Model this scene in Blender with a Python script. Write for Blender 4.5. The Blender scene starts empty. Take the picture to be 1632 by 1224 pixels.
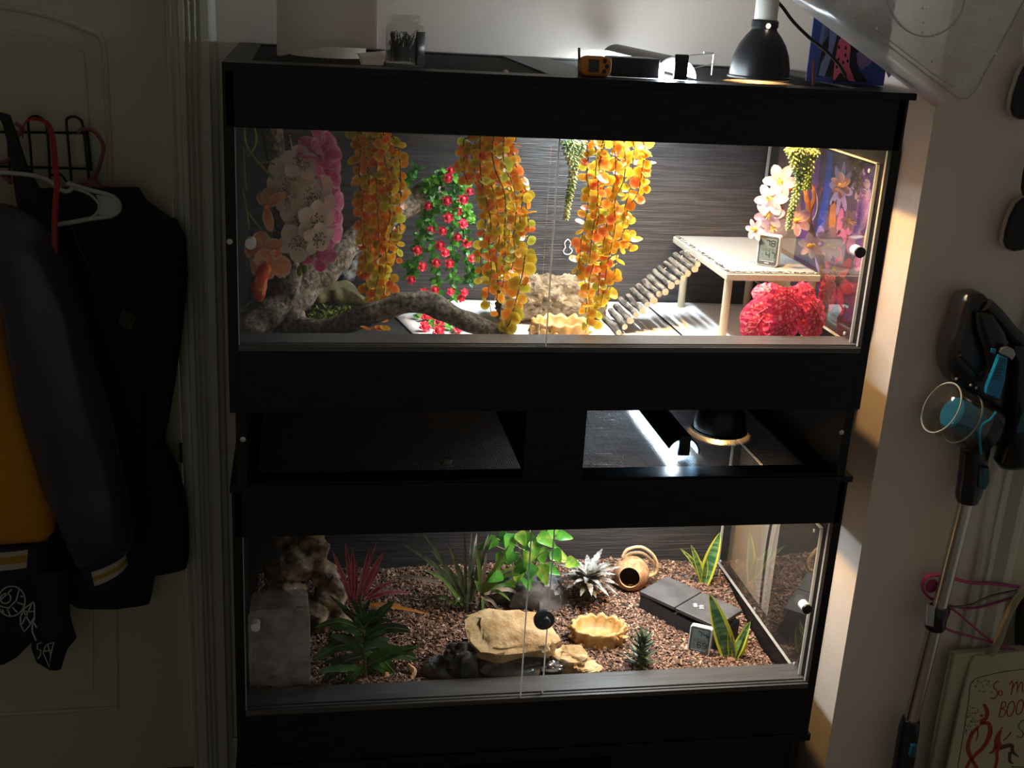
import bpy, math, random
from mathutils import Vector as V, Matrix, noise
rnd = random.Random(7)
sc = bpy.context.scene
COL = sc.collection
PI = math.pi
# ---------------------------------------------------------------- camera
CAM = V((0.12795, -2.03424, 1.54776))
_yaw, _pit, _rol = math.radians(10.756), math.radians(-18.615), math.radians(3.3736)
F = 1865.116
_f = V((math.sin(_yaw)*math.cos(_pit), math.cos(_yaw)*math.cos(_pit), math.sin(_pit)))
_r0 = V((math.cos(_yaw), -math.sin(_yaw), 0)); _u0 = _r0.cross(_f)
_r = _r0*math.cos(_rol) + _u0*math.sin(_rol); _u = -_r0*math.sin(_rol) + _u0*math.cos(_rol)
cd = bpy.data.cameras.new('camera'); cam = bpy.data.objects.new('camera', cd); COL.objects.link(cam)
m = Matrix.Identity(4)
for i in range(3):
    m[i][0], m[i][1], m[i][2], m[i][3] = _r[i], _u[i], -_f[i], CAM[i]
cam.matrix_world = m
cd.sensor_width = 36; cd.lens = F/1632*36; cd.clip_start = .02; cd.clip_end = 60
sc.camera = cam
# ---------------------------------------------------------------- exposure, world, lights
sc.view_settings.view_transform = 'Standard'; sc.view_settings.look = 'None'
sc.view_settings.gamma = 1; sc.view_settings.use_curve_mapping = False
sc.view_settings.exposure = 0.6
sc.cycles.use_denoising = True
sc.cycles.max_bounces = 10; sc.cycles.transparent_max_bounces = 24
sc.cycles.sample_clamp_indirect = 4
W = bpy.data.worlds.new('world'); sc.world = W; W.use_nodes = True
W.node_tree.nodes['Background'].inputs[0].default_value = (1.0, .965, .86, 1)
W.node_tree.nodes['Background'].inputs[1].default_value = WORLD = .105

def light(name, typ, loc, rot, power, color, **k):
    d = bpy.data.lights.new(name, typ); d.energy = power; d.color = color
    for a, b in k.items(): setattr(d, a, b)
    o = bpy.data.objects.new(name, d); COL.objects.link(o); o.location = loc; o.rotation_euler = rot
    return o
LEDC, WARM = (.80, .91, 1.0), (1.0, .57, .20)
LX1, LX2 = .800, .905
DOME1, DOME2 = V((.985, .15, 1.413)), V((1.03, .25, .657))
light('light_upper_bar', 'AREA', (LX1, .29, 1.432), (0, 0, 0), 12.5, LEDC, shape='RECTANGLE', size=.03, size_y=.44)
light('light_upper_bulb', 'SPOT', DOME1 + V((0, 0, .034)), (0, 0, 0), 27, WARM, spot_size=2.3, spot_blend=.5, shadow_soft_size=.014)
light('light_lower_bar', 'AREA', (LX2, .32, .676), (0, 0, 0), 8.8, LEDC, shape='RECTANGLE', size=.03, size_y=.38)
light('light_lower_bulb', 'SPOT', DOME2 + V((0, 0, .034)), (0, 0, 0), 15, WARM, spot_size=2.3, spot_blend=.5, shadow_soft_size=.014)

# ---------------------------------------------------------------- helpers
def ray(px, py): return _f + _r*((px-816)/F) - _u*((py-612)/F)
def at(px, py, y):
    d = ray(px, py); return CAM + d*((y-CAM.y)/d.y)
def atz(px, py, z):
    d = ray(px, py); return CAM + d*((z-CAM.z)/d.z)
def atx(px, py, x):
    d = ray(px, py); return CAM + d*((x-CAM.x)/d.x)

def M(name, c, r=.5, metal=0, c2=None, sc_=20, lo=.4, hi=.6, bump=0, bs=60, stretch=(1,1,1), transl=0, emit=0, coat=0,
      radial=None, spec=.5, vor=False, detail=3, alpha=1, bdist=.002, trans=0, ior=1.45):
    mt = bpy.data.materials.new(name); mt.use_nodes = True
    nt = mt.node_tree; N = nt.nodes; L = nt.links; P = N['Principled BSDF']; out = N['Material Output']
    P.inputs['Roughness'].default_value = r; P.inputs['Metallic'].default_value = metal
    P.inputs['Base Color'].default_value = (*c, 1); P.inputs['Specular IOR Level'].default_value = spec
    P.inputs['Coat Weight'].default_value = coat; P.inputs['Alpha'].default_value = alpha
    P.inputs['Transmission Weight'].default_value = trans; P.inputs['IOR'].default_value = ior
    if emit:
        P.inputs['Emission Color'].default_value = (*c, 1); P.inputs['Emission Strength'].default_value = emit
    colsock = None
    if c2 or bump:
        tc = N.new('ShaderNodeTexCoord'); mp = N.new('ShaderNodeMapping'); mp.inputs['Scale'].default_value = stretch
        L.new(tc.outputs['Object'], mp.inputs['Vector'])
    if c2:
        rp = N.new('ShaderNodeValToRGB'); rp.color_ramp.elements[0].position = lo; rp.color_ramp.elements[1].position = hi
        rp.color_ramp.elements[0].color = (*c, 1); rp.color_ramp.elements[1].color = (*c2, 1)
        if radial:
            ln = N.new('ShaderNodeVectorMath'); ln.operation = 'LENGTH'; L.new(mp.outputs[0], ln.inputs[0])
            mu = N.new('ShaderNodeMath'); mu.operation = 'DIVIDE'; mu.inputs[1].default_value = radial
            L.new(ln.outputs['Value'], mu.inputs[0]); L.new(mu.outputs[0], rp.inputs[0])
        elif vor:
            t = N.new('ShaderNodeTexVoronoi'); t.feature = 'DISTANCE_TO_EDGE'; t.inputs['Scale'].default_value = sc_
            L.new(mp.outputs[0], t.inputs['Vector']); L.new(t.outputs['Distance'], rp.inputs[0])
        else:
            t = N.new('ShaderNodeTexNoise'); t.inputs['Scale'].default_value = sc_; t.inputs['Detail'].default_value = detail
            L.new(mp.outputs[0], t.inputs['Vector']); L.new(t.outputs['Fac'], rp.inputs[0])
        colsock = rp.outputs[0]; L.new(colsock, P.inputs['Base Color'])
    if bump:
        t2 = N.new('ShaderNodeTexNoise'); t2.inputs['Scale'].default_value = bs; t2.inputs['Detail'].default_value = 4
        b = N.new('ShaderNodeBump'); b.inputs['Strength'].default_value = bump; b.inputs['Distance'].default_value = bdist
        L.new(mp.outputs[0], t2.inputs['Vector']); L.new(t2.outputs['Fac'], b.inputs['Height']); L.new(b.outputs[0], P.inputs['Normal'])
    if transl:
        T = N.new('ShaderNodeBsdfTranslucent'); T.inputs[0].default_value = (*c, 1)
        if colsock: L.new(colsock, T.inputs[0])
        X = N.new('ShaderNodeMixShader'); X.inputs[0].default_value = transl
        L.new(P.outputs[0], X.inputs[1]); L.new(T.outputs[0], X.inputs[2]); L.new(X.outputs[0], out.inputs[0])
    return mt

def glassmat(name, tint=(1,1,1), rough=.0, ior=1.45, haze=0, hazec=(.8,.8,.8), scale=1.0, hn=.4):
    mt = bpy.data.materials.new(name); mt.use_nodes = True
    nt = mt.node_tree; N = nt.nodes; L = nt.links; N.clear()
    out = N.new('ShaderNodeOutputMaterial'); T = N.new('ShaderNodeBsdfTransparent'); T.inputs[0].default_value = (*tint, 1)
    G = N.new('ShaderNodeBsdfGlossy'); G.inputs['Roughness'].default_value = rough; G.inputs[0].default_value = (scale, scale, scale, 1)
    fr = N.new('ShaderNodeFresnel'); fr.inputs[0].default_value = ior
    ge = N.new('ShaderNodeNewGeometry'); iv = N.new('ShaderNodeMath'); iv.operation = 'SUBTRACT'; iv.inputs[0].default_value = 1; L.new(ge.outputs['Backfacing'], iv.inputs[1])
    fm_ = N.new('ShaderNodeMath'); fm_.operation = 'MULTIPLY'; L.new(fr.outputs[0], fm_.inputs[0]); L.new(iv.outputs[0], fm_.inputs[1])
    X = N.new('ShaderNodeMixShader'); L.new(fm_.outputs[0], X.inputs[0]); L.new(T.outputs[0], X.inputs[1]); L.new(G.outputs[0], X.inputs[2])
    last = X
    if haze:
        D = N.new('ShaderNodeBsdfDiffuse'); D.inputs[0].default_value = (*hazec, 1)
        TL = N.new('ShaderNodeBsdfTranslucent'); TL.inputs[0].default_value = (*hazec, 1)
        A = N.new('ShaderNodeMixShader'); L.new(D.outputs[0], A.inputs[1]); L.new(TL.outputs[0], A.inputs[2])
        t = N.new('ShaderNodeTexNoise'); t.inputs['Scale'].default_value = 30; t.inputs['Detail'].default_value = 4
        tc = N.new('ShaderNodeTexCoord'); L.new(tc.outputs['Object'], t.inputs['Vector'])
        mr = N.new('ShaderNodeMapRange'); mr.inputs[1].default_value = .3; mr.inputs[2].default_value = .7
        mr.inputs[3].default_value = haze*(1-hn); mr.inputs[4].default_value = min(1, haze*(1+hn)); L.new(t.outputs['Fac'], mr.inputs[0])
        Y = N.new('ShaderNodeMixShader'); L.new(mr.outputs[0], Y.inputs[0]); L.new(X.outputs[0], Y.inputs[1]); L.new(A.outputs[0], Y.inputs[2]); last = Y
    L.new(last.outputs[0], out.inputs[0])
    return mt

ROOTS = {}
def thing(name, label, cat, loc=(0,0,0), group=None):
    o = bpy.data.objects.new(name, None); COL.objects.link(o); o.location = loc; o.empty_display_size = .02
    o['label'] = label; o['category'] = cat
    if group: o['group'] = group
    ROOTS[o] = V(loc)
    return o
def tag(o, label, cat, group=None):
    o['label'] = label; o['category'] = cat
    if group: o['group'] = group
    return o
def world(o):
    w = o.matrix_parent_inverse @ o.matrix_basis
    return world(o.parent) @ w if o.parent else o.matrix_basis.copy()
def put(name, me, parent, mw=None):
    "link an object that shares mesh me; mw = world matrix"
    o = bpy.data.objects.new(name, me); COL.objects.link(o)
    if parent is not None:
        o.parent = parent; o.matrix_parent_inverse = world(parent).inverted()
    if mw is not None: o.matrix_basis = mw
    return o

class MB:
    def __init__(s): s.v = []; s.f = []; s.mi = []; s.cur = 0
    def add(s, vs, fs):
        b = len(s.v); s.v += [tuple(p) for p in vs]; s.f += [tuple(b+i for i in f) for f in fs]; s.mi += [s.cur]*len(fs); return s
    def box(s, lo, hi, R=None, c=None):
        x0,y0,z0 = lo; x1,y1,z1 = hi
        vs = [V(p) for p in ((x0,y0,z0),(x1,y0,z0),(x1,y1,z0),(x0,y1,z0),(x0,y0,z1),(x1,y0,z1),(x1,y1,z1),(x0,y1,z1))]
        if R is not None:
            vs = [R @ p + (c or V((0,0,0))) for p in vs]
        return s.add(vs, [(0,3,2,1),(4,5,6,7),(0,1,5,4),(1,2,6,5),(2,3,7,6),(3,0,4,7)])
    def tube(s, pts, rad, n=8, caps=True, nz=0, nf=40, flat=None):
        pts = [V(p) for p in pts]; k = len(pts)
        if not hasattr(rad, '__len__'): rad = [rad]*k
        t0 = (pts[1]-pts[0]).normalized(); ref = V((0,0,1)) if abs(t0.z) < .9 else V((1,0,0))
        nrm = t0.cross(ref).normalized(); vs = []
        for i in range(k):
            t = (pts[min(i+1,k-1)]-pts[max(i-1,0)])
            t = t.normalized() if t.length > 1e-9 else t0
            nrm = (nrm - t*nrm.dot(t)).normalized(); b = t.cross(nrm)
            for j in range(n):
                a = 2*PI*j/n; d = nrm*math.cos(a) + b*math.sin(a)*(flat or 1)
                rr = rad[i]
                if nz: rr *= 1 + nz*noise.noise((pts[i]+d*rad[i])*nf)
                vs.append(pts[i]+d*rr)
        fs = [(i*n+j, i*n+(j+1)%n, (i+1)*n+(j+1)%n, (i+1)*n+j) for i in range(k-1) for j in range(n)]
        if caps: fs += [tuple(range(n-1,-1,-1)), tuple((k-1)*n+j for j in range(n))]
        return s.add(vs, fs)
    def lathe(s, prof, c, ax=(0,0,1), n=24):
        ax = V(ax).normalized(); q = V((0,0,1)).rotation_difference(ax).to_matrix(); c = V(c)
        vs = [c + q @ V((r*math.cos(2*PI*j/n), r*math.sin(2*PI*j/n), z)) for r, z in prof for j in range(n)]
        k = len(prof)
        fs = [(i*n+j, i*n+(j+1)%n, (i+1)*n+(j+1)%n, (i+1)*n+j) for i in range(k-1) for j in range(n)]
        return s.add(vs, fs)
    def blob(s, c, rad, nz=.2, nf=3, n=14, m_=20, seed=0, R=None, boxy=1.0):
        c = V(c); vs = []
        for i in range(n+1):
            th = PI*i/n
            for j in range(m_):
                ph = 2*PI*j/m_
                d = V((math.sin(th)*math.cos(ph), math.sin(th)*math.sin(ph), math.cos(th)))
                e = V([math.copysign(abs(q)**boxy, q) for q in d])
                k = 1 + nz*noise.fractal(d*nf+V((seed*7.3,seed*3.1,seed)), 1.0, 2.0, 4)
                p = V((e.x*rad[0]*k, e.y*rad[1]*k, e.z*rad[2]*k))
                if R is not None: p = R @ p
                vs.append(c+p)
        fs = [(i*m_+j, (i+1)*m_+j, (i+1)*m_+(j+1)%m_, i*m_+(j+1)%m_) for i in range(n) for j in range(m_)]
        return s.add(vs, fs)
    def grid(s, fn, nu, nv):
        vs = [fn(i/nu, j/nv) for i in range(nu+1) for j in range(nv+1)]
        return s.add(vs, [(i*(nv+1)+j, (i+1)*(nv+1)+j, (i+1)*(nv+1)+j+1, i*(nv+1)+j+1) for i in range(nu) for j in range(nv)])
    def prism(s, pts, d):
        "closed polygon of world points extruded by vector d"
        pts = [V(p) for p in pts]; d = V(d); n = len(pts)
        return s.add(pts + [p+d for p in pts], [tuple(range(n)), tuple(range(2*n-1, n-1, -1))] + [(i, n+i, n+(i+1)%n, (i+1)%n) for i in range(n)])
    def loft(s, pairs, n=20, ex=2.0, nz=0, nf=8, dirv=(0,1,0)):
        "pairs = [(L, R, thick)] world points: elliptical sections"
        vs = []; dv = V(dirv)
        for L, R_, th in pairs:
            c = (L+R_)/2; a = (R_-L)/2
            for j in range(n):
                t = 2*PI*j/n; ct, st = math.cos(t), math.sin(t)
                p = c + a*math.copysign(abs(ct)**(2/ex), ct) + dv*(-th/2*math.copysign(abs(st)**(2/ex), st))
                if nz: p = p + V((0, nz*noise.fractal(p*nf, 1, 2, 3), 0)) + a.normalized()*(.3*nz*noise.noise(p*nf*1.7))
                vs.append(p)
        k = len(pairs)
        fs = [(i*n+j, i*n+(j+1)%n, (i+1)*n+(j+1)%n, (i+1)*n+j) for i in range(k-1) for j in range(n)]
        fs += [tuple(range(n-1,-1,-1)), tuple((k-1)*n+j for j in range(n))]
        return s.add(vs, fs)
    def leaf(s, base, d, nrm, L, W_, n=6, shape=None, curl=0, fold=.15, serr=0, twist=0, m2=None):
        "blade: base point, direction d, upper side nrm; curl bends towards -nrm; m2 = material index of the margins"
        base = V(base); d = V(d).normalized(); nrm = V(nrm); nrm = (nrm - d*nrm.dot(d)).normalized(); sd = d.cross(nrm)
        shape = shape or (lambda t: math.sin(PI*min(1, t**.8))**.8)
        p = base.copy(); rows = []; cols = 5 if m2 is not None else 3
        for i in range(n+1):
            t = i/n; a = curl*t
            dd = d*math.cos(a) - nrm*math.sin(a); nn = nrm*math.cos(a) + d*math.sin(a)
            w = W_/2*shape(t)
            if serr: w *= 1 + serr*(1 if i % 2 else -1)
            s2 = sd*math.cos(twist*t) + nn*math.sin(twist*t)
            up = nn*(fold*w)
            if cols == 3: rows += [p - s2*w + up, p.copy(), p + s2*w + up]
            else: rows += [p - s2*w + up, p - s2*w*.68 + up*.6, p.copy(), p + s2*w*.68 + up*.6, p + s2*w + up]
            p = p + dd*(L/n)
        b = len(s.v); s.v += [tuple(q) for q in rows]
        for i in range(n):
            for j in range(cols-1):
                s.f.append((b+i*cols+j, b+i*cols+j+1, b+(i+1)*cols+j+1, b+(i+1)*cols+j))
                s.mi.append(m2 if (m2 is not None and j in (0, 3)) else s.cur)
        return s
    def mesh(s, name, mats, off=None, smooth=True, sharp=.7):
        me = bpy.data.meshes.new(name)
        vs = s.v if off is None else [(x-off.x, y-off.y, z-off.z) for x, y, z in s.v]
        me.from_pydata(vs, [], s.f)
        if not isinstance(mats, (list, tuple)): mats = [mats]
        for q in mats: me.materials.append(q)
        if any(s.mi): me.polygons.foreach_set('material_index', s.mi)
        me.polygons.foreach_set('use_smooth', [smooth]*len(s.f))
        me.update()
        if smooth and sharp: me.set_sharp_from_angle(angle=sharp)
        return me
    def build(s, name, mat, parent=None, smooth=True, sharp=.7, bev=0, kind=None, label=None, sub=0, solid=0):
        me = s.mesh(name, mat, None, smooth, sharp)
        o = put(name, me, parent)
        if bev:
            b = o.modifiers.new('bevel', 'BEVEL'); b.width = bev; b.segments = 2; b.limit_method = 'ANGLE'; b.angle_limit = .6
        if solid:
            b = o.modifiers.new('solid', 'SOLIDIFY'); b.thickness = solid; b.offset = 0
        if sub:
            b = o.modifiers.new('sub', 'SUBSURF'); b.levels = sub; b.render_levels = sub
        if kind: o['kind'] = kind
        if label: o['label'] = label
        return o
def box(name, lo, hi, mat, parent=None, bev=0, **k): return MB().box(lo, hi).build(name, mat, parent, bev=bev, **k)
def struct(name, lo, hi, mat, bev=0):
    o = box(name, lo, hi, mat, None, bev); o['kind'] = 'structure'; return o
class Plane:
    "a flat face in the world: origin o, unit axes ux, uy, outward n"
    def __init__(s, o, ux, uy):
        s.o = V(o); s.ux = V(ux).normalized(); uy = V(uy); s.uy = (uy - s.ux*uy.dot(s.ux)).normalized(); s.n = s.ux.cross(s.uy)
    def w(s, u, v, h=0): return s.o + s.ux*u + s.uy*v + s.n*h
    def px(s, x, y):
        d = ray(x, y); t = (s.o-CAM).dot(s.n)/d.dot(s.n); q = CAM + d*t - s.o
        return (q.dot(s.ux), q.dot(s.uy))
    def pp(s, x, y, h=0): return s.w(*s.px(x, y), h)
    def poly(s, mb, uv, h0, h1): mb.prism([s.w(u, v, h0) for u, v in uv], s.n*(h1-h0)); return mb
    def stroke(s, mb, uv, w, h0, h1):
        "flat ribbon along a uv polyline"
        k = len(uv); ws = w if hasattr(w, '__len__') else [w]*k
        L, R_ = [], []
        for i in range(k):
            a, b = uv[max(i-1,0)], uv[min(i+1,k-1)]
            dx, dy = b[0]-a[0], b[1]-a[1]; q = math.hypot(dx, dy) or 1
            nx, ny = -dy/q*ws[i]/2, dx/q*ws[i]/2
            L.append((uv[i][0]+nx, uv[i][1]+ny)); R_.append((uv[i][0]-nx, uv[i][1]-ny))
        vs = [s.w(*q, h0) for q in L] + [s.w(*q, h0) for q in R_] + [s.w(*q, h1) for q in L] + [s.w(*q, h1) for q in R_]
        fs = []
        for i in range(k-1):
            fs += [(2*k+i, 3*k+i, 3*k+i+1, 2*k+i+1), (i, 2*k+i, 2*k+i+1, i+1), (k+i, k+i+1, 3*k+i+1, 3*k+i)]
        mb.add(vs, fs); return mb
def spline(pts, n=6):
    "Catmull-Rom through points (Vectors or tuples)"
    P = [V(p) for p in pts]; out = []
    for i in range(len(P)-1):
        a, b, c, d = P[max(i-1,0)], P[i], P[i+1], P[min(i+2,len(P)-1)]
        for k in range(n):
            t = k/n
            out.append(.5*((2*b) + (c-a)*t + (2*a-5*b+4*c-d)*t*t + (3*b-a-3*c+d)*t**3))
    out.append(P[-1]); return out
def interp(vals, n):
    k = len(vals)-1; return [vals[min(int(i*k/n), k-1)]*(1-(i*k/n-min(int(i*k/n),k-1))) + vals[min(int(i*k/n),k-1)+1]*(i*k/n-min(int(i*k/n),k-1)) for i in range(n+1)]
def basis(d, nrm):
    "matrix whose local y = d, local z = nrm"
    d = V(d).normalized(); nrm = V(nrm); nrm = (nrm - d*nrm.dot(d)).normalized(); x = d.cross(nrm)
    mm = Matrix.Identity(4)
    for i in range(3): mm[i][0], mm[i][1], mm[i][2] = x[i], d[i], nrm[i]
    return mm
def rdir(): 
    while True:
        q = V((rnd.uniform(-1,1), rnd.uniform(-1,1), rnd.uniform(-1,1)))
        if .05 < q.length < 1: return q.normalized()
U = rnd.uniform
# ---------------------------------------------------------------- materials of the setting and the enclosures
m_wall = M('painted_wall', (.66, .58, .50), r=.75, bump=.35, bs=260, bdist=.0015)
m_door = M('painted_door', (.52, .50, .36), r=.45, bump=.08, bs=30)
m_trim = M('painted_trim', (.52, .52, .42), r=.4)
m_floor = M('floor_wood', (.10, .07, .05), r=.4, c2=(.16, .11, .07), sc_=6, stretch=(1, 12, 1))
m_ceil = M('ceiling_paint', (.6, .58, .54), r=.9)
m_blk = M('black_laminate', (.0045, .0045, .0055), r=.42, c2=(.010, .010, .0115), sc_=14, stretch=(1.2, 14, 40), bump=.35, bs=14, bdist=.0012, spec=.25)
m_back = M('charcoal_woodgrain', (.030, .028, .028), r=.36, c2=(.055, .05, .05), sc_=10, lo=.42, hi=.62, stretch=(1.0, 9, 30), bump=.9, bs=12, bdist=.002)
m_sill = M('dark_laminate_sill', (.05, .048, .046), r=.34, c2=(.08, .076, .072), sc_=10, stretch=(.8, 40, 40), bump=.3, bs=10, bdist=.001)
m_floorpan = M('black_floor_pan', (.02, .02, .02), r=.6)
m_glass = glassmat('clear_glass', (.985, .992, .985))
m_acr = glassmat('clear_acrylic', (.97, .97, .96), scale=1.0, ior=2.0, haze=.015, hazec=(.5, .5, .5))
m_edge = M('lit_glass_edge', (.75, .75, .72), r=.25, transl=.5)  # whitish colour imitates light caught along the glass edges
m_wire = M('black_mesh_wire', (.035, .032, .030), r=.35, metal=.5)
m_screw = M('screw_cap', (.55, .54, .50), r=.35, metal=.4)
m_black = M('black_plastic', (.012, .012, .013), r=.35)
m_matte = M('matte_black', (.010, .010, .010), r=.7)
m_white = M('white_plastic', (.72, .72, .70), r=.35)
m_steel = M('brushed_steel', (.55, .53, .50), r=.28, metal=1)

# ---------------------------------------------------------------- the room
ZF, ZC = -.45, 1.99
struct('floor', (-1.7, -2.9, ZF-.05), (2.4, .75, ZF), m_floor)
struct('ceiling', (-1.7, -2.9, ZC), (2.4, .75, ZC+.05), m_ceil)
struct('wall_back', (-.12, .632, ZF), (1.33, .75, ZC), m_wall)
struct('wall_left', (-1.75, -2.9, ZF), (-1.7, .75, ZC), m_wall)
struct('wall_return', (1.33, .10, ZF), (1.42, .75, ZC), m_wall)
struct('wall_right', (1.42, .10, ZF), (1.64, .22, ZC), m_wall)
struct('baseboard_back', (-.05, .617, ZF), (1.33, .632, -.335), m_trim, bev=.004)
def casing(name, x0, x1, yb, d, z0, z1):
    w = x1-x0
    prof = [(0, 0), (0, .5), (.08, .75), (.14, .62), (.22, .62), (.25, .95), (.36, 1), (.40, .7), (.46, 1), (.52, .7), (.58, 1), (.64, .72), (.70, 1), (.86, 1), (.9, .7), (1, .45), (1, 0)]
    o = MB().prism([(x0+w*a, yb-d*b, z0) for a, b in prof], (0, 0, z1-z0)).build(name, m_trim, None, sharp=.3)
    o['kind'] = 'structure'; return o
casing('trim_1', -.150, -.050, .632, .026, ZF, ZC)
d1 = struct('door_1', (-1.0, .655, ZF+.01), (-.155, .70, ZC-.0), m_door, bev=.002)
def pth(pts, y): return [at(x, y_, y) for x, y_ in pts]
up = pth([(179,760),(178,520),(176,290),(170,150),(163,66),(140,48),(90,28),(40,16),(0,10),(-60,6),(-130,12),(-190,30)], .655)
MB().tube(spline(up, 4), .007, 8).build('panel_moulding', m_door, d1)
inn = pth([(150,760),(149,520),(147,290),(140,150),(134,84),(110,72),(70,58),(30,48),(0,44),(-60,40),(-120,44),(-180,60),(-180,760)], .655)
MB().prism(inn, (0, -.004, 0)).build('raised_panel', m_door, d1, smooth=False, bev=.003)
lo_ = pth([(-200,1142),(0,1138),(100,1133),(186,1126),(184,1000),(182,900)], .655)
MB().tube(lo_, .007, 8).build('panel_moulding', m_door, d1)
lo2 = pth([(-200,1112),(0,1108),(150,1098),(150,905),(-200,905)], .655)
MB().prism(lo2, (0, -.004, 0)).build('raised_panel', m_door, d1, smooth=False, bev=.003)
q = at(294, 722, .65)
MB().box((q.x-.012, .648, q.z-.025), (q.x+.012, .656, q.z+.025)).build('latch_plate', M('dark_latch', (.03, .03, .028), r=.4, metal=.6), d1, bev=.002)
casing('trim_2', 1.606, 1.70, .10, .024, ZF, ZC)
struct('door_2', (1.70, .125, ZF+.01), (2.3, .17, ZC), m_door, bev=.002)

# ---------------------------------------------------------------- enclosures
BW, BD = 1.22, .61
M0, M1, MA, MB_ = .045, 1.150, .560, .662      # mesh from M0 to M1, brace MA..MB_
def wires(z, x0, x1, y0, y1):
    mb = MB(); p, w = .0042, .00032
    n = int((x1-x0)/p)
    for i in range(n+1):
        x = x0+i*p; mb.box((x-w, y0, z-w), (x+w, y1, z+w))
    for i in range(int((y1-y0)/p)+1):
        y = y0+i*p; mb.box((x0, y-w, z+w*.5), (x1, y+w, z+w*2))
    return mb
def enclosure(z0, label, ov, seams):
    t = thing('reptile_enclosure', label, 'terrarium', (0, 0, z0))
    zt = z0+.613; zl = zt-.0125; wb, wt = z0+.127, z0+.508
    box('side_panel', (0, 0, z0), (.018, BD, zl), m_blk, t)
    r = MB()
    for lo, hi in (((BW-.018, 0, z0), (BW, .045, zl)), ((BW-.018, .565, z0), (BW, BD, zl)), ((BW-.018, .045, z0), (BW, .565, wb)), ((BW-.018, .045, wb+.345), (BW, .565, zl))): r.box(lo, hi)
    r.build('side_panel', m_blk, t, smooth=False)
    box('back_panel', (.018, .594, z0), (BW-.018, BD, zl), m_back, t)
    box('floor_panel', (.018, .02, z0+.04), (BW-.018, .594, z0+.058), m_floorpan, t)
    box('front_panel', (.018, .0, z0), (BW-.018, .016, wb-.010), m_blk, t, bev=.001)
    box('fascia', (.004, .0, wt), (BW-.004, .016, zl), m_blk, t, bev=.001)
    s = MB().box((.018, -.001, wb-.010), (BW-.018, .078, wb-.002))
    for a, b, h in ((-.001, .0025, 0), (.0095, .0125, 0), (.0195, .078, .001)): s.box((.018, a, wb-.002), (BW-.018, b, wb+h))
    s.build('track_sill', m_sill, t, smooth=False)
    fr = MB()
    for lo, hi in (((-ov[0], -.003, zl), (BW+ov[1], .062, zt)), ((-ov[0], .565, zl), (BW+ov[1], BD, zt)), ((-ov[0], .062, zl), (M0, .565, zt)), ((M1, .062, zl), (BW+ov[1], .565, zt)), ((MA, .062, zl), (MB_, .565, zt))): fr.box(lo, hi)
    fr.build('lid_frame', m_blk, t, smooth=False)
    wires(zt-.004, M0, MA, .062, .565).build('screen_mesh', m_wire, t, smooth=False, kind='stuff')
    wires(zt-.004, MB_, M1, .062, .565).build('screen_mesh', m_wire, t, smooth=False, kind='stuff')
    # sliding panes
    zb, zz = wb-.0018, wt+.008
    for k, (x0, x1, y0) in enumerate(((.0185, seams[0], .0032), (seams[1], BW-.0185, .0130))):
        p = box('sliding_pane', (x0, y0, zb), (x1, y0+.005, zz), m_glass, t)
        for x in ((x0, x1) if k == 0 or z0 < .5 else (x1,)): box('lit_edge', (x-.0009, y0-.0002, zb), (x+.0009, y0+.0052, zz), m_edge, p)
        for (px, py, r_, l_, kind) in seams[2][k]:
            c = at(px, py, y0); 
            if kind == 'stud':
                MB().lathe([(0, 0), (r_, 0), (r_, l_*.8)], c, (0, -1, 0), 20).build('knob', m_white, p)
                MB().lathe([(r_*1.0, l_*.8), (r_, l_), (r_*.6, l_*1.03), (0, l_*1.03)], c, (0, -1, 0), 20).build('knob_bumper', m_white if k == 0 else m_black, p)
            else:
                MB().lathe([(0, 0), (r_*.8, 0), (r_, .003), (r_, .010), (r_*.55, .012), (r_*.5, .018), (r_*.42, .020), (0, .020)], c, (0, -1, 0), 28).build('knob', M('grey_knob', (.09, .10, .10), r=.3), p)
    sw = box('side_window', (BW-.026, .035, wb-.003), (BW-.0205, .568, wb+.352), m_acr, t)
    xa, xb = BW-.0263, BW-.0202
    for lo, hi in (((xa, .034, wb-.004), (xb, .0365, wb+.353)), ((xa, .5665, wb-.004), (xb, .569, wb+.353)), ((xa, .034, wb-.0045), (xb, .569, wb-.002)), ((xa, .034, wb+.351), (xb, .569, wb+.3535))): box('lit_edge', lo, hi, m_edge, sw)
    for y in (.06, .30, .545):
        for z in (wb+.012, wb+.335):
            MB().lathe([(.004, 0), (.004, .0015), (.002, .0025), (0, .0025)], (BW-.0263, y, z), (-1, 0, 0), 10).build('screw', m_screw, sw)
    return t
sx = at(893, 225, 0).x; sx2 = at(848, 850, 0).x; sx3 = at(884, 845, .013).x
E1 = enclosure(.796, 'upper black wooden terrarium with hanging vines and white floor liner behind glass', (.0, .012),
    (sx, sx-.012, [[(400, 385, .0095, .020, 'stud')], [(1362, 398, .0105, .026, 'stud')]]))
E2 = enclosure(.039, 'lower black wooden terrarium with soil, plants and rocks behind glass', (.003, .008),
    (sx2, sx3, [[(408, 992, .0085, .020, 'stud')], [(866, 985, .0215, .02, 'disc'), (1279, 962, .0105, .026, 'stud')]]))
def caps(t, pts, y=0.0):
    for px, py in pts:
        c = at(px, py, y)
        MB().lathe([(.0052, 0), (.0052, .0012), (.0035, .0022), (0, .0022)], c, (0, -1, 0), 14).box((c.x-.003, -.0027, c.z-.0006), (c.x+.003, -.0019, c.z+.0006)).box((c.x-.0006, -.0027, c.z-.003), (c.x+.0006, -.0019, c.z+.003)).build('screw_cap', m_screw, t)
caps(E1, [(366, 385), (1315, 147), (806, 116)])
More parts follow.
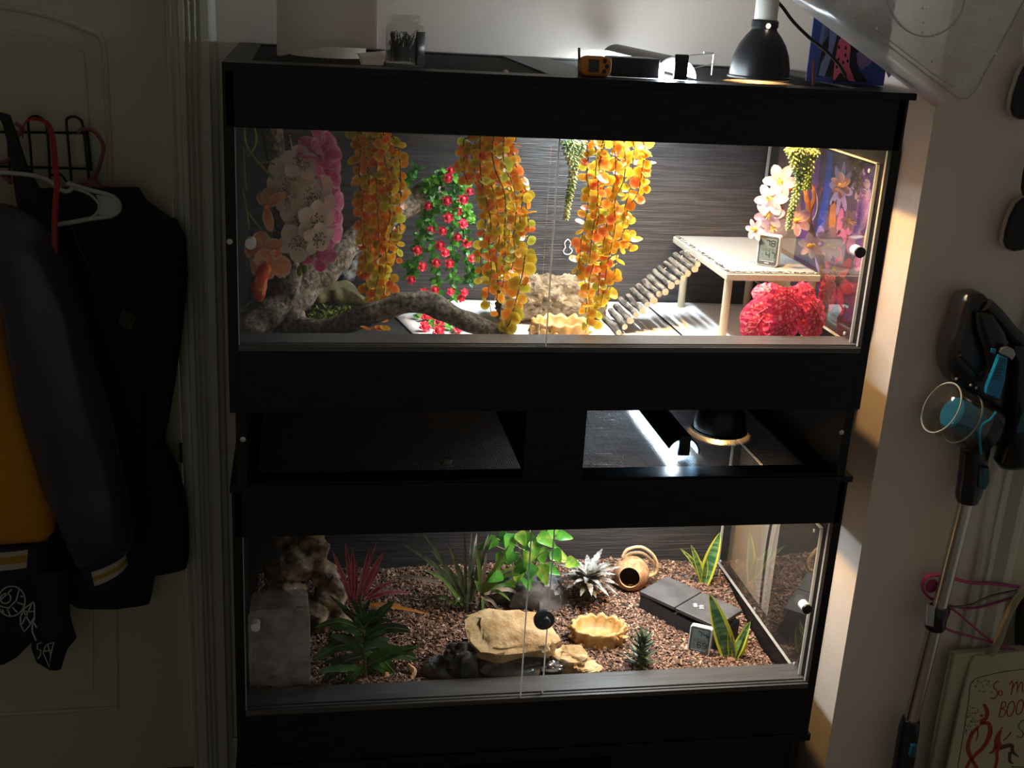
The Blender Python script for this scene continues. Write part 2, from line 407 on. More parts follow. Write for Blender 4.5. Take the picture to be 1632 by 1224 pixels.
# riser between the two
t = thing('riser_frame', 'black open riser frame between the upper and lower terrarium', 'frame', (.61, .3, .652))
za, zb = .6521, .7959
box('side_panel', (.010, .0, za), (.028, .60, zb), m_blk, t)
box('side_panel', (1.192, .0, za), (1.210, .60, zb), m_blk, t)
box('center_post', (.546, .0, za), (.663, .018, zb), m_blk, t)
box('back_panel', (.028, .585, za), (1.192, .60, zb), m_blk, t)
box('bottom_rail', (.028, .002, za), (.546, .014, za+.004), m_blk, t)
box('bottom_rail', (.663, .002, za), (1.192, .014, za+.004), m_blk, t)
caps(t, [(387, 700), (1341, 689)])
# stand
t = thing('tank_stand', 'black cabinet stand with an open bay under the lower terrarium', 'cabinet', (.61, .3, ZF))
box('top_board', (-.004, -.004, .022), (1.226, .61, .0388), m_blk, t, bev=.001)
box('side_panel', (.004, .0, ZF), (.022, .60, .0219), m_blk, t)
box('side_panel', (1.184, .0, ZF), (1.202, .60, .0219), m_blk, t)
box('back_panel', (.022, .582, ZF), (1.184, .60, .0219), m_blk, t)
xo0, xo1 = at(722, 1219, 0).x, at(976, 1203, 0).x
box('front_panel', (.022, .002, ZF), (xo0-.03, .018, .0218), m_blk, t, bev=.001)
box('front_panel', (xo1+.012, .002, ZF), (1.184, .018, .0218), m_blk, t, bev=.001)
f_ = MB().box((xo0-.029, .003, .008), (xo1+.011, .018, .0218)).box((xo0-.029, .003, ZF), (xo0, .018, .008)).box((xo1, .003, ZF), (xo1+.011, .018, .008))
f_.build('bay_frame', m_blk, t, smooth=False)

# ---------------------------------------------------------------- lamps
m_led = M('led_diffuser', LEDC, r=.4, emit=22)
m_led2 = M('led_diffuser_blue', (.42, .74, 1.0), r=.4, emit=3.2)
m_bulb = M('warm_bulb', (1, .78, .5), r=.4, emit=40)
m_ceramic = M('white_ceramic', (.66, .64, .58), r=.4)
m_refl = M('reflector_inside', (.8, .78, .74), r=.3, metal=.6)
m_cord = M('black_cord', (.014, .014, .014), r=.45)
def led_bar(x, z, y0, y1, label, hood, hoff=0):
    t = thing('light_bar', label, 'lamp', (x, (y0+y1)/2, z))
    r = .032
    a0, a1 = hood
    arc = [math.radians(a0+(a1-a0)*i/12) for i in range(13)]
    def half(rr, y0, y1, A, th):
        mb = MB(); n = len(A)
        vs = [(x+rr*math.cos(a), y, z+rr*math.sin(a)) for y in (y0, y1) for a in A] + [(x+(rr-th)*math.cos(a), y, z+(rr-th)*math.sin(a)) for y in (y0, y1) for a in A]
        fs = [(i, i+1, n+i+1, n+i) for i in range(n-1)] + [(2*n+i, 3*n+i, 3*n+i+1, 2*n+i+1) for i in range(n-1)]
        fs += [(i, 2*n+i, 2*n+i+1, i+1) for i in range(n-1)] + [(n+i, n+i+1, 3*n+i+1, 3*n+i) for i in range(n-1)] + [(0, n, 3*n, 2*n), (n-1, 3*n-1, 4*n-1, 2*n-1)]
        return mb.add(vs, fs)
    half(r, y0+.004, y1, [math.radians(2+176*i/16) for i in range(17)], .0015).build('diffuser', m_led if z > 1 else m_led2, t)
    half(r+.004, y0+hoff, y1, arc, .003).build('housing', m_black, t)
    box('end_cap', (x-.0125, y0-.006, z-.002), (x+.0125, y0+.003, z+.042), m_black, t, bev=.002)
    return t
bar1 = led_bar(LX1, 1.412, .06, .52, 'glowing light bar with black end cap on top of the upper terrarium', (70, 140), .035)
bar2 = led_bar(LX2, .657, .115, .52, 'black hooded light bar glowing along one side in the gap between terrariums', (-2, 158))
# wire bracket of the upper bar
t = MB()
b0, b1, b2 = V((LX1+.014, .058, 1.4535)), V((LX1+.115, .22, 1.452)), V((LX1+.115, .22, 1.411))
t.tube([b0, b1, b2], .0011, 6); t.tube([V((LX1+.034, .10, 1.428)), V((LX1+.115, .22, 1.432))], .0011, 6); t.tube([b1, b1+V((-.02, .0, 0))], .0022, 6)
t.build('wire_bracket', m_steel, bar1)
def dome(c, label, socket, rim):
    t = thing('dome_lamp', label, 'lamp', c)
    prof = [(.0585, .000), (.0600, .001), (.0600, .004), (.0570, .006), (.0560, .022), (.0520, .042), (.0440, .062), (.0330, .078), (.0250, .087), (.0235, .090)]
    MB().lathe(prof + [(r-.0015, z-.0005) for r, z in reversed(prof)], c, n=40).build('shade', m_black, t)
    neck = MB().lathe([(.0235, .088), (.0235, .093), (.0255, .094), (.0255, .104), (.0225, .107), (.0, .107)], c, n=28)
    neck.build('collar', m_black, t)
    for k in range(8):
        a = 2*PI*k/8-PI/2-.12
        p = c + V((.0262*math.cos(a), .0262*math.sin(a), .0965))
        if k == 0: MB().blob(p, (.0042, .0042, .0045), nz=0, n=6, m_=8).build('vent_light_bead', M('vent_glow', (1, .88, .62), emit=9), t)  # glowing bead imitates bulb light leaking through the collar vent
    if socket:
        MB().lathe([(.0215, .107), (.0215, .150), (.0195, .161), (.013, .164), (0, .164)], c, n=28).build('socket', m_ceramic, t)
        pts = spline([c+V((0, 0, .162))] + [at(x, y, yy) for x, y, yy in ((1224,3,.15),(1234,1,.148),(1246,10,.145),(1264,34,.14),(1290,60,.132),(1315,80,.125),(1336,102,.12),(1348,122,.115))], 6)
        MB().tube(pts, .0032, 8).build('cord', m_cord, t)
    else:
        MB().lathe([(.0215, .107), (.0215, .128), (0, .130)], c, n=24).build('socket', m_black, t)
    MB().blob(c+V((0, 0, .068)), (.017, .017, .014), nz=0, n=10, m_=16).build('bulb', m_bulb, t)
    if rim: MB().lathe([(.0585, .0002), (.0615, .0002), (.0615, .0012), (.0585, .0012), (.0585, .0002)], c, n=40).build('painted_lit_rim', M('lit_rim_colour', (.75, .6, .4), r=.2, metal=.9), t)  # pale warm ring puts the lamplight on the rim into colour
    return t
dome(DOME1, 'black dome heat lamp with white socket on top of the upper terrarium', True, False)
dome(DOME2, 'black dome heat lamp in the gap between the terrariums, rim lit', False, True)
# ================================================================ inside the upper terrarium
FU = .8548
m_bark = M('driftwood_bark', (.085, .06, .04), r=.8, c2=(.40, .31, .22), sc_=110, lo=.35, hi=.68, bump=.9, bs=90, bdist=.004)
m_liner = M('white_liner', (.80, .79, .77), r=.8, bump=.15, bs=40)
for k, (a, b, c, d) in enumerate((((.40, .085), (.944, .085), (.93, .585), (.30, .585)), ((.950, .085), (1.195, .085), (1.195, .575), (.936, .585)))):
    def fn(u, v, A=a, B=b, C_=c, D=d):
        p = (1-v)*((1-u)*V((*A, 0)) + u*V((*B, 0))) + v*((1-u)*V((*D, 0)) + u*V((*C_, 0)))
        return V((p.x, p.y, FU+.0008+.0016*(noise.noise(p*9)+.6)))
    o = MB().grid(fn, 24, 18).build('floor_liner', m_liner, None, solid=.0006)
    tag(o, ('white paper liner on the upper terrarium floor, under ladder foot and dish', 'white paper liner on the upper terrarium floor, under the shelf')[k], 'paper liner', 'white floor liners')

def pxs(pts): return [at(x, y, Y) for x, y, Y in pts]
# driftwood
t = thing('driftwood_branch', 'forked brown driftwood with upright trunk and low arching limb, left in upper terrarium', 'driftwood', at(455, 520, .24))
mb = MB()
def limb(pts, rads, nz=.35, n=14, nf=26):
    p = spline(pxs(pts), 8); mb.tube(p, interp(rads, len(p)-1), n, True, nz, nf)
limb([(432,195,.26),(440,250,.25),(449,310,.24),(455,380,.24),(458,440,.24),(460,490,.24),(464,525,.24),(462,556,.24)], [.020,.020,.019,.024,.027,.029,.038,.052])
limb([(452,475,.23),(430,500,.21),(402,520,.19),(384,538,.18)], [.026,.026,.024,.018])
o1 = mb.build('trunk', m_bark, t)
mb = MB(); limb([(458,490,.24),(492,452,.27),(530,415,.30),(572,378,.34),(615,345,.39),(660,318,.44),(700,300,.48)], [.030,.032,.028,.026,.027,.028,.022]); mb.build('diagonal_limb', m_bark, t)
mb = MB(); limb([(458,522,.24),(505,524,.20),(552,515,.17),(600,497,.15),(640,484,.15),(672,481,.15),(706,494,.14),(745,512,.13),(790,532,.13),(838,552,.13)], [.028,.021,.020,.020,.021,.023,.022,.020,.017,.012]); mb.build('arching_limb', m_bark, t)
mb = MB(); mb.tube(spline(pxs([(460,215,.25),(470,270,.245),(474,330,.24)]), 5), .004, 6, True, .3); mb.build('thin_twig', m_bark, t)
m_grey = M('grey_root', (.10, .11, .12), r=.45, c2=(.42, .42, .42), sc_=60, bump=.8, bs=80, bdist=.004)
mb = MB(); limb([(590,392,.46),(566,418,.46),(545,440,.46),(528,466,.46)], [.020,.019,.018,.014], .6, 12, 60)
tag(mb.build('grey_root', m_grey), 'crinkled silver grey root below the diagonal driftwood limb', 'root')
m_moss = M('moss', (.10, .13, .02), r=.8, c2=(.22, .25, .04), sc_=40)
m_mbark = M('mossy_bark', (.09, .09, .04), r=.8, c2=(.22, .19, .09), sc_=30, bump=.7, bs=60, bdist=.004)
mb = MB(); limb([(492,478,.42),(520,470,.42),(548,466,.42),(575,480,.42),(590,492,.42)], [.018,.024,.024,.014,.006], .5, 12, 40)
tag(mb.build('mossy_bark', m_mbark), 'greenish brown bark piece behind the fork of the driftwood', 'bark')
mb = MB()
for i in range(420):
    c = at(U(493,562), U(488,512), .40) + V((0, U(-.03,.03), 0)); c.z = FU+.002+abs(rnd.gauss(0, .012))
    mb.leaf(c, (U(-1,1), U(-1,1), U(.1,1.2)), (U(-.5,.5), -1, .5), U(.008,.02), .004, 2)
o = mb.build('moss_clump', m_moss); tag(o, 'clump of green moss on the floor behind the driftwood arch', 'moss'); o['kind'] = 'stuff'

# --- orange leaf garlands
def leafmesh(name, mat, r=.0112, cup=.25, el=1.05):
    n = 11; v = [(0, 0, -cup*r*.5)]; f = []
    for k, q in enumerate((.6, 1.0)):
        for j in range(n):
            a = 2*PI*j/n; v.append((q*r*math.sin(a), q*r*math.cos(a)*el, -cup*r*.5*(1-q*q)+.0006*math.sin(3*a)))
    for j in range(n):
        f.append((0, 1+j, 1+(j+1) % n)); f.append((1+j, 1+n+j, 1+n+(j+1) % n, 1+(j+1) % n))
    mb = MB(); mb.add(v, f); return mb.mesh(name, mat, sharp=0)
def lm(n, c, c2): return M(n, c, r=.32, c2=c2, lo=.35, hi=1.0, radial=.0118, transl=.42, spec=.6)
OR = [lm('leaf_orange', (.85, .22, .015), (.95, .46, .05)), lm('leaf_amber', (.80, .30, .015), (.92, .60, .06)), lm('leaf_red_orange', (.86, .13, .02), (.95, .36, .08)),
      lm('leaf_yellow', (.72, .42, .02), (.90, .72, .08)), lm('leaf_olive', (.45, .33, .02), (.70, .58, .06)), lm('leaf_lime', (.55, .50, .03), (.80, .80, .12))]
LM = [leafmesh('leaf', q) for q in OR]; LMo = [leafmesh('leaf', q, .0105, .4, 1.5) for q in OR]
m_stem = M('vine_stem', (.16, .08, .02), r=.6)
def garland(label, Y, prof, strands, wts, seed, count):
    r_ = random.Random(seed)
    top = at((prof[0][1]+prof[0][2])/2, prof[0][0], Y); top.z = 1.386
    t = thing('hanging_garland', label, 'garland', top, 'orange leaf garlands in the upper terrarium')
    def span(py):
        for (a, l0, r0), (b, l1, r1) in zip(prof, prof[1:]):
            if a <= py <= b: 
                k = (py-a)/(b-a); return l0+(l1-l0)*k, r0+(r1-r0)*k
        return prof[-1][1:]
    paths = []
    for (u, yend, dep) in strands:
        pts = [top + V((U(-.01,.01), dep*.5, 0))]
        for k in range(9):
            py = prof[0][0] + (yend-prof[0][0])*k/8
            l, r0 = span(py); x = (l+r0)/2 + u*(r0-l)/2*.86 + r_.uniform(-4, 4)
            pts.append(at(x, py, Y+dep+r_.uniform(-.008, .008)))
        p = spline(pts, 4); paths.append(p)
        MB().tube(p, interp([.0013, .0011, .0007], len(p)-1), 5).build('stem', m_stem, t)
    tot = sum(len(p) for p in paths); k = 0
    for p in paths:
        m_ = max(3, round(count*len(p)/tot * ((p[0]-p[-1]).length/.33)))
        for i in range(m_):
            a = .06 + .94*(i+r_.random()*.5)/m_; q = a*(len(p)-1); j = min(int(q), len(p)-2); c = p[j].lerp(p[j+1], q-j)
            side = 1 if i % 2 else -1
            d = V((side*r_.uniform(.3, 1), r_.uniform(-.9, .7), r_.uniform(-1, .4))).normalized()
            nr = V((r_.uniform(-1.1, 1.1), -1, r_.uniform(-.6, 1.1)))
            s = r_.uniform(.60, .98); w_ = r_.choices(range(6), wts)[0]
            me = (LMo if r_.random() < .22 else LM)[w_]
            put('leaf', me, t, Matrix.Translation(c + d*.0115*s) @ basis(d, nr) @ Matrix.Scale(s, 4))
    return t
st1 = [(-.9, 430, 0), (-.55, 500, .02), (-.2, 508, -.01), (.15, 505, .015), (.5, 490, 0), (.85, 420, .01), (0, 470, .03), (.3, 440, -.015), (-.7, 470, .02)]
garland('leftmost orange leaf garland, beside the white orchid', .18, [(205,562,632),(250,562,650),(300,566,655),(350,570,645),(400,572,642),(450,572,642),(490,576,636),(512,584,620)], st1, (3,3.4,2,2.2,2.6,.8), 11, 270)
st2 = [(-.95, 290, .0), (-.6, 470, .01), (-.35, 500, -.01), (-.1, 480, .01), (.15, 460, 0), (.4, 470, .02), (.7, 480, .0), (.92, 400, .01), (.5, 430, -.02), (-.2, 380, .03)]
g2 = garland('middle orange leaf garland, in front of the red-flowered vine', .16, [(212,738,828),(262,724,832),(300,736,852),(350,746,852),(400,742,848),(430,746,844),(460,744,844),(500,756,838),(512,760,836)], st2, (3.2,3.2,1.6,2.4,2,1), 22, 285)
st3 = [(-.9, 440, 0), (-.6, 500, .01), (-.3, 530, -.01), (0, 515, .01), (.3, 490, 0), (.6, 470, .015), (.9, 400, 0), (.95, 300, .01), (.15, 450, .02), (-.45, 420, -.02)]
garland('rightmost orange leaf garland, reaching the yellow dish', .14, [(222,926,1036),(265,920,1040),(300,922,1034),(330,926,1012),(370,918,1016),(420,908,1004),(460,914,986),(500,924,974),(534,926,952)], st3, (3,3,1.8,2.8,1.3,1.6), 33, 290)
# the tail of the middle garland that trails down to the sill
p = spline(pxs([(838,400,.15),(832,440,.14),(822,480,.13),(812,515,.12),(795,533,.12)]), 5)
MB().tube(p, .0011, 5).build('stem', m_stem, g2)
for i in range(30):
    q = i/29*(len(p)-1); j = min(int(q), len(p)-2); c = p[j].lerp(p[j+1], q-j); d = V(((1 if i % 2 else -1)*U(.3,1), U(-.5,.5), U(-.6,.5))).normalized()
    put('leaf', LM[rnd.choice((0,1,3,3,4))], g2, Matrix.Translation(c+d*.012) @ basis(d, (U(-.5,.5), -1, U(-.2,.7))) @ Matrix.Scale(U(.8,1.2), 4))
for i, (px, py) in enumerate(((583,528),(597,531),(606,533),(614,531))):
    o = put('fallen_leaf', LM[(2,0,2,1)[i]], None, Matrix.Translation(at(px, py+3, .10).xyz*1) @ basis((U(-1,1), U(-1,1), .1), (U(-.3,.3), -.4, 1)))
    o.location.z = .9285
    tag(o, ('leftmost', 'second from left', 'third from left', 'rightmost')[i]+' of the fallen orange leaves on the sill below the leftmost garland', 'leaf', 'fallen orange leaves on the sill')

# --- green vine with red flowers
m_gl = M('vine_green', (.03, .16, .02), r=.4, c2=(.10, .36, .04), sc_=25, transl=.3)
m_gl2 = M('vine_bright_green', (.09, .32, .03), r=.4, c2=(.2, .50, .06), sc_=25, transl=.3)
m_red = M('red_flower', (.62, .012, .035), r=.5, c2=(.85, .05, .10), sc_=90)
t = thing('flowering_vine', 'trailing green vine dotted with small red flowers on the back wall', 'vine', at(705, 300, .42))
runs = [[(690,300),(680,330),(672,365),(664,405),(658,440)], [(700,290),(690,340),(688,390),(694,430),(700,470)], [(720,285),(722,340),(722,390),(722,440),(724,475)],
        [(735,290),(742,330),(740,380),(752,420),(748,450)], [(690,290),(704,275),(722,280),(745,300)], [(676,300),(690,285),(715,285)], [(715,310),(735,320),(748,345)], [(690,320),(712,335),(738,340),(750,350)], [(645,292),(655,278),(664,262)],
        [(655,415),(650,440)], [(770,380),(778,420),(772,440)]]
for k, run in enumerate(runs):
    p = spline([at(x, y, .42+U(-.02,.02)) for x, y in run], 5); MB().tube(p, .0016, 5).build('stem', m_gl, t)
    mb = MB(); n = int(len(p)*(5.2 if k < 8 else 3))
    for i in range(n):
        q = i/n*(len(p)-1); j = min(int(q), len(p)-2); c = p[j].lerp(p[j+1], q-j) + V((U(-.006,.006), U(-.008,.008), 0))
        mb.leaf(c, (U(-1,1), U(-1,.3), U(-.8,.5)), (U(-.5,.5), -1, .6), U(.012,.019), U(.007,.011), 3, curl=.6)
    o = mb.build('leaves', m_gl2 if k in (4, 5, 6, 7) else m_gl, t, kind='stuff')
fm = MB()
fm.blob((0,0,.0), (.0062,.0062,.0045), .1, n=5, m_=8)
for ring, (L, e, nn) in enumerate(((.0075, .55, 5), (.0085, .1, 6))):
    for k in range(nn):
        a = 2*PI*k/nn+ring*.5; fm.leaf((.003*math.cos(a), .003*math.sin(a), 0), (math.cos(a), math.sin(a), e), (-e*math.cos(a), -e*math.sin(a), 1), L, .0075, 2, curl=.3)
fmesh = fm.mesh('flower', m_red)
for px, py in ((718,272),(714,284),(745,283),(738,318),(682,328),(712,320),(748,305),(729,337),(714,347),(738,357),(687,367),(705,368),(729,378),(701,391),(744,388),(665,399),(709,403),(695,419),(673,425),(655,446),(693,462),(718,465),(740,466),(735,475),(752,412),(778,410),(676,466),(716,420)):
    c = at(px, py, .395+U(-.01,.01)); put('flower', fmesh, t, Matrix.Translation(c) @ basis((U(-.3,.3), .2, 1), (U(-.4,.4), -1, U(-.1,.5))) @ Matrix.Scale(U(.9,1.15), 4))
t = thing('fallen_sprig', 'fallen green sprig with red flowers under the driftwood arch', 'sprig', V((at(705, 515, .40).x, .40, FU)))
mb = MB(); cs = [(678,505),(690,510),(700,514),(712,513),(722,518)]
for i in range(46):
    x, y = rnd.choice(cs); c = atz(x+U(-9,9), y+U(-5,6), FU+.006); mb.leaf(c, (U(-1,1), U(-1,.5), U(-.1,.5)), (U(-.4,.4), -.6, 1), .018, .012, 3, curl=.5)
mb.build('leaves', m_gl2, t, kind='stuff')
MB().tube(spline([atz(674,510,FU+.006), atz(700,514,FU+.008), atz(726,520,FU+.006)], 4), .0014, 5).build('stem', m_gl, t)
for px, py in ((680,506),(700,513),(677,521),(699,527),(730,523)): put('flower', fmesh, t, Matrix.Translation(atz(px, py, FU+.012)) @ basis((U(-.3,.3), .6, .6), (U(-.4,.4), -1, .8)) @ Matrix.Scale(1.35, 4))

# --- string succulents
m_suc = M('succulent_green', (.16, .25, .06), r=.4, c2=(.48, .52, .25), sc_=40, transl=.15)
def strings(label, Y, runs, wid):
    t = thing('hanging_succulent', label, 'succulent', at(runs[0][0][0], runs[0][0][1], Y))
    for run in runs:
        p = spline([at(x, y, Y+U(-.01,.01)) for x, y in run], 5); p[0].z = min(p[0].z, 1.38)
        MB().tube(p, .0015, 5).build('stem', m_suc, t)
        mb = MB(); n = int(sum((p[i+1]-p[i]).length for i in range(len(p)-1))/.0013)
        for i in range(n):
            q = i/n*(len(p)-1); j = min(int(q), len(p)-2); c = p[j].lerp(p[j+1], q-j); a = i*2.4
            d = V((math.cos(a), math.sin(a), -.45+U(-.2,.2))).normalized(); w_ = wid*(1-.5*i/n)
            R_ = basis(d, (0, .3, 1)).to_3x3()
            mb.blob(c+d*w_, (.0024, w_*.75, .0024), 0, n=4, m_=5, R=R_)
        mb.build('beads', m_suc, t, kind='stuff')
strings('string succulent hanging beside the pane seam, left of the rightmost garland', .22, [[(912,222),(914,260),(912,290),(906,320),(902,350)], [(902,224),(906,245),(910,262)], [(928,224),(926,245),(918,268)]], .0085)
strings('string succulent hanging over the magnolia beside the side window', .22, [[(1276,232),(1276,270),(1268,310),(1260,340),(1256,366)], [(1262,234),(1266,262),(1274,285)], [(1296,234),(1292,265),(1282,302)], [(1284,234),(1288,270),(1290,300)], [(1258,236),(1262,250)], [(1300,238),(1298,252)]], .0085)

# --- orchids
def pet(t): return max(0, math.sin(PI*min(1, .06+.94*t)))**.55
m_opw = M('orchid_cream', (.80, .62, .47), r=.5, c2=(.90, .74, .60), sc_=30, transl=.35)
m_opp = M('orchid_pink', (.70, .06, .22), r=.45, c2=(.85, .28, .45), sc_=25, transl=.35)
m_rimw = M('orchid_pale_margin', (.80, .68, .60), r=.5, transl=.35)
m_rimp = M('orchid_pink_margin', (.90, .38, .52), r=.5, transl=.35)
m_opo = M('orchid_salmon', (.78, .22, .08), r=.45, c2=(.85, .40, .22), sc_=25, transl=.3)
m_rimo = M('orchid_salmon_margin', (.82, .52, .36), r=.5, transl=.35)
m_opr = M('orchid_red_throat', (.72, .05, .02), r=.4, c2=(.82, .22, .05), sc_=60)
m_speck = M('petal_speckle', (.10, .05, .015), r=.6)
m_gst = M('green_stem', (.16, .20, .03), r=.45, c2=(.28, .32, .07), sc_=20)
def flower(t, c, n, petals, mats, speck=0, core=None, roll=0, ruffle=0, label=None):
    n = V(n).normalized(); x = n.cross(V((0,0,1))).normalized(); y = x.cross(n)*-1
    if y.z < 0: y = -y
    ctr = MB().blob(c, (.006,.006,.006), .2, n=6, m_=8).build('flower', core or mats[0], t, label=label)
    for (ang, L, w, curl) in petals:
        a = math.radians(ang)+roll; d = x*math.cos(a)+y*math.sin(a)
        MB().leaf(V(c)+d*.004, (d+n*.25), n, L, w, 8, pet, curl=curl, fold=.22, serr=ruffle, m2=1).build('petal', [mats[0], mats[1]], ctr)
    if speck:
        mb = MB()
        for i in range(speck):
            a, rr = U(0, 2*PI), U(.002, .017)
            p = V(c) + (x*math.cos(a)+y*math.sin(a))*rr + n*(.0085+.25*rr)
            mb.blob(p, (.0011,.0008,.0016), 0, n=3, m_=4)
        mb.build('speckles', m_speck, ctr, kind='stuff')
    return ctr
t = thing('orchid_spray', 'cream and pink speckled orchid spray fixed to the driftwood trunk', 'orchid', at(480, 330, .17))
five = lambda s, c=.35: [(90, .044*s, .040*s, c), (20, .042*s, .042*s, c), (-45, .042*s, .038*s, c), (-130, .042*s, .038*s, c), (160, .042*s, .042*s, c)]
FW = [(462, 283, (-.2,-1,.25), 1.0, .3), (496, 312, (.15,-1,.2), 1.05, .8), (480, 352, (0,-1,.1), 1.0, 1.4), (500, 352, (.5,-1,0), .85, .2), (474, 385, (.1,-1,-.15), .9, .6), (458, 310, (-.5,-1,.0), .8, 1.0), (505, 378, (.5,-1,-.3), .7, 1.2), (478, 262, (.2,-1,.6), .8, .1)]
for x, y, n, s, ro in FW: flower(t, at(x, y, .165+U(-.015,.01)), n, five(s), (m_opw, m_rimw), 42, roll=ro)
for x, y, n, s, ro in ((505, 262, (.6,-.8,.5), .85, .2), (512, 275, (.8,-.7,.2), .8, 1.1), (498, 245, (.2,-.6,.8), .85, .6), (519, 322, (.9,-.6,.1), .8, .4), (517, 364, (.9,-.6,0), .85, .9), (500, 405, (.3,-1,-.2), .7, .5), (509, 236, (.7,-.6,.6), .8, -.3)):
    flower(t, at(x+7, y, .185+U(-.01,.02)), n, five(s*1.12, .25), (m_opp, m_rimp), 0, roll=ro, label='pink flower' )
for run in ([(388,198),(392,230),(404,250),(420,268),(436,286)], [(404,198),(408,222),(402,240),(394,250)], [(388,235),(391,290),(393,302)], [(386,300),(393,335),(397,365)], [(393,335),(410,358),(425,372),(440,366)], [(408,262),(424,258),(438,262)]):
    p = spline([at(x, y, .15) for x, y in run], 6); MB().tube(p, .0026 if run[0][1] < 200 else .0016, 7).build('stem', m_gst, t)
for x, y in ((482,418),(486,428),(498,404),(478,432)): MB().blob(at(x, y, .18), (.006,.006,.010), .1, n=8, m_=10).build('bud', m_gst, t)
t = thing('salmon_orchid', 'salmon orange orchid with ruffled petals and red throat, left of the trunk', 'orchid', at(425, 400, .12))
flower(t, at(424, 330, .13), (-.3,-1,.5), [(95,.045,.026,1.6),(140,.042,.022,.8),(-110,.045,.020,.6),(60,.03,.02,.9)], (m_opo, m_rimo), core=m_opr)
flower(t, at(420, 402, .12), (-.1,-1,.2), [(80,.036,.036,.3),(20,.032,.040,.6),(-60,.03,.034,.5),(-130,.03,.032,.5),(150,.034,.034,.4)], (m_opo, m_rimo), core=m_opr, ruffle=.05)
flower(t, at(430, 424, .11), (.1,-1,0), [(60,.034,.040,.3),(0,.032,.044,.6),(-70,.022,.026,.5),(120,.03,.03,.5),(180,.036,.042,.5)], (m_opo, m_rimo), core=m_opr, ruffle=.07)
MB().tube(spline([at(425,425,.10), at(416,445,.095), at(412,465,.095), at(414,478,.10)], 5), interp([.010,.013,.014,.006], 15), 10, True, .35, 90).build('hanging_lip', m_opr, t)
MB().tube(spline([at(395,492,.11), at(384,497,.11), at(400,480,.11)], 4), .0012, 5).build('stem', m_gst, t)
MB().blob(at(424,428,.097), (.009,.008,.012), .35, nf=5, n=8, m_=10).build('throat', m_opr, t)

# --- cork log, dish, hook
m_cork = M('cork_bark', (.06, .036, .02), r=.9, c2=(.27, .20, .12), sc_=60, lo=.32, hi=.62, bump=1, bs=55, bdist=.008, stretch=(.6, 1, 1))
cx0, cx1, cyy, czz, cr = at(797, 480, .40).x, at(962, 480, .40).x, .42, FU+.053, .050
mb = MB(); n_, k_ = 64, 60
def corkpt(i, j, inner):
    a = 2*PI*j/n_; x = cx0+(cx1-cx0)*i/k_
    d = V((0, math.cos(a), math.sin(a))); r0 = (.040 if inner else cr)
    q = V((x, d.y*.05, d.z*.05))
    r0 *= 1 + (.20 if not inner else .08)*noise.fractal(q*40, .7, 2, 5) + .05*noise.noise(q*9)
    return V((x + .008*noise.noise(V((j*.7, inner*3, i > k_/2))), cyy, czz)) + V((0, d.y*r0, max(d.z*r0, -.0525)))
vs = [corkpt(i, j, s) for s in (0, 1) for i in range(k_+1) for j in range(n_)]
N1 = (k_+1)*n_; fs = []
for i in range(k_):
    for j in range(n_):
        a, b, c, d = i*n_+j, i*n_+(j+1) % n_, (i+1)*n_+(j+1) % n_, (i+1)*n_+j
        fs += [(a, b, c, d), (N1+a, N1+d, N1+c, N1+b)]
for j in range(n_):
    fs += [(j, N1+j, N1+(j+1) % n_, (j+1) % n_), (k_*n_+j, k_*n_+(j+1) % n_, N1+k_*n_+(j+1) % n_, N1+k_*n_+j)]
o = mb.add(vs, fs).build('cork_log', m_cork); tag(o, 'hollow cork bark log lying behind the pane seam', 'log')
m_res = M('tan_resin', (.40, .20, .05), r=.5, c2=(.54, .33, .12), sc_=35, bump=.5, bs=60, bdist=.003)
def dish(name, label, c, r, h, mat, seed, water=None, squash=.8):
    t = thing(name, label, 'dish', c); n = 56; prof = [(.86, 0), (1.0, .25), (.96, .6), (1.02, .92), (.93, 1.0), (.82, .86), (.74, .45), (.4, .38), (.001, .36)]
    vs = []
    for k, (q, z) in enumerate(prof):
        for j in range(n):
            a = 2*PI*j/n; e = V((math.cos(a), math.sin(a), 0))
            lump = 1 + .055*math.cos(13*a+seed) + .07*noise.noise(e*3+V((seed, z*3, 0))) if k < 6 else 1
            zz = z*h*(1 + (.14*noise.noise(e*5+V((seed, 0, 2)))+.06*math.cos(13*a+seed) if 2 <= k <= 5 else 0))
            vs.append(V(c) + V((e.x*q*r*lump, e.y*q*r*lump*squash, zz)))
    fs = [(i*n+j, i*n+(j+1) % n, (i+1)*n+(j+1) % n, (i+1)*n+j) for i in range(len(prof)-1) for j in range(n)]
    MB().add(vs, fs).build('bowl', mat, t, sharp=0)
    mb = MB()
    for i in range(26):
        a = 2*PI*i/26+U(-.08,.08); z = U(.1,.8)*h
        mb.blob(V(c)+V((math.cos(a)*r*.97, math.sin(a)*r*.97*squash, z)), (U(.006,.013), U(.005,.008), U(.004,.008)), .3, seed=i+seed, n=6, m_=8)
    mb.build('rock_relief', mat, t, kind='stuff')
    if water: MB().lathe([(r*.80, 0), (0, 0)], V(c)+V((0, 0, h*.62)), n=40).build('water', water, t)
    return t
m_water = glassmat('water', (.97, .97, .94), ior=1.33)
dc = at(893, 520, .27); dc.z = FU+.002
dish('food_dish', 'yellow resin food dish with scalloped rim in the upper terrarium', dc, .060, .043, m_res, 1.2)
loop = [at(x, y, .588) for x, y in ((905,381),(910,387),(908,394),(912,399),(908,405),(901,405),(898,400),(901,394),(900,387),(905,381))]
tag(MB().tube(spline(loop, 4), .0011, 6).build('wall_hook', m_white), 'small clear keyhole shaped hook on the back wall beside the pane seam', 'hook')

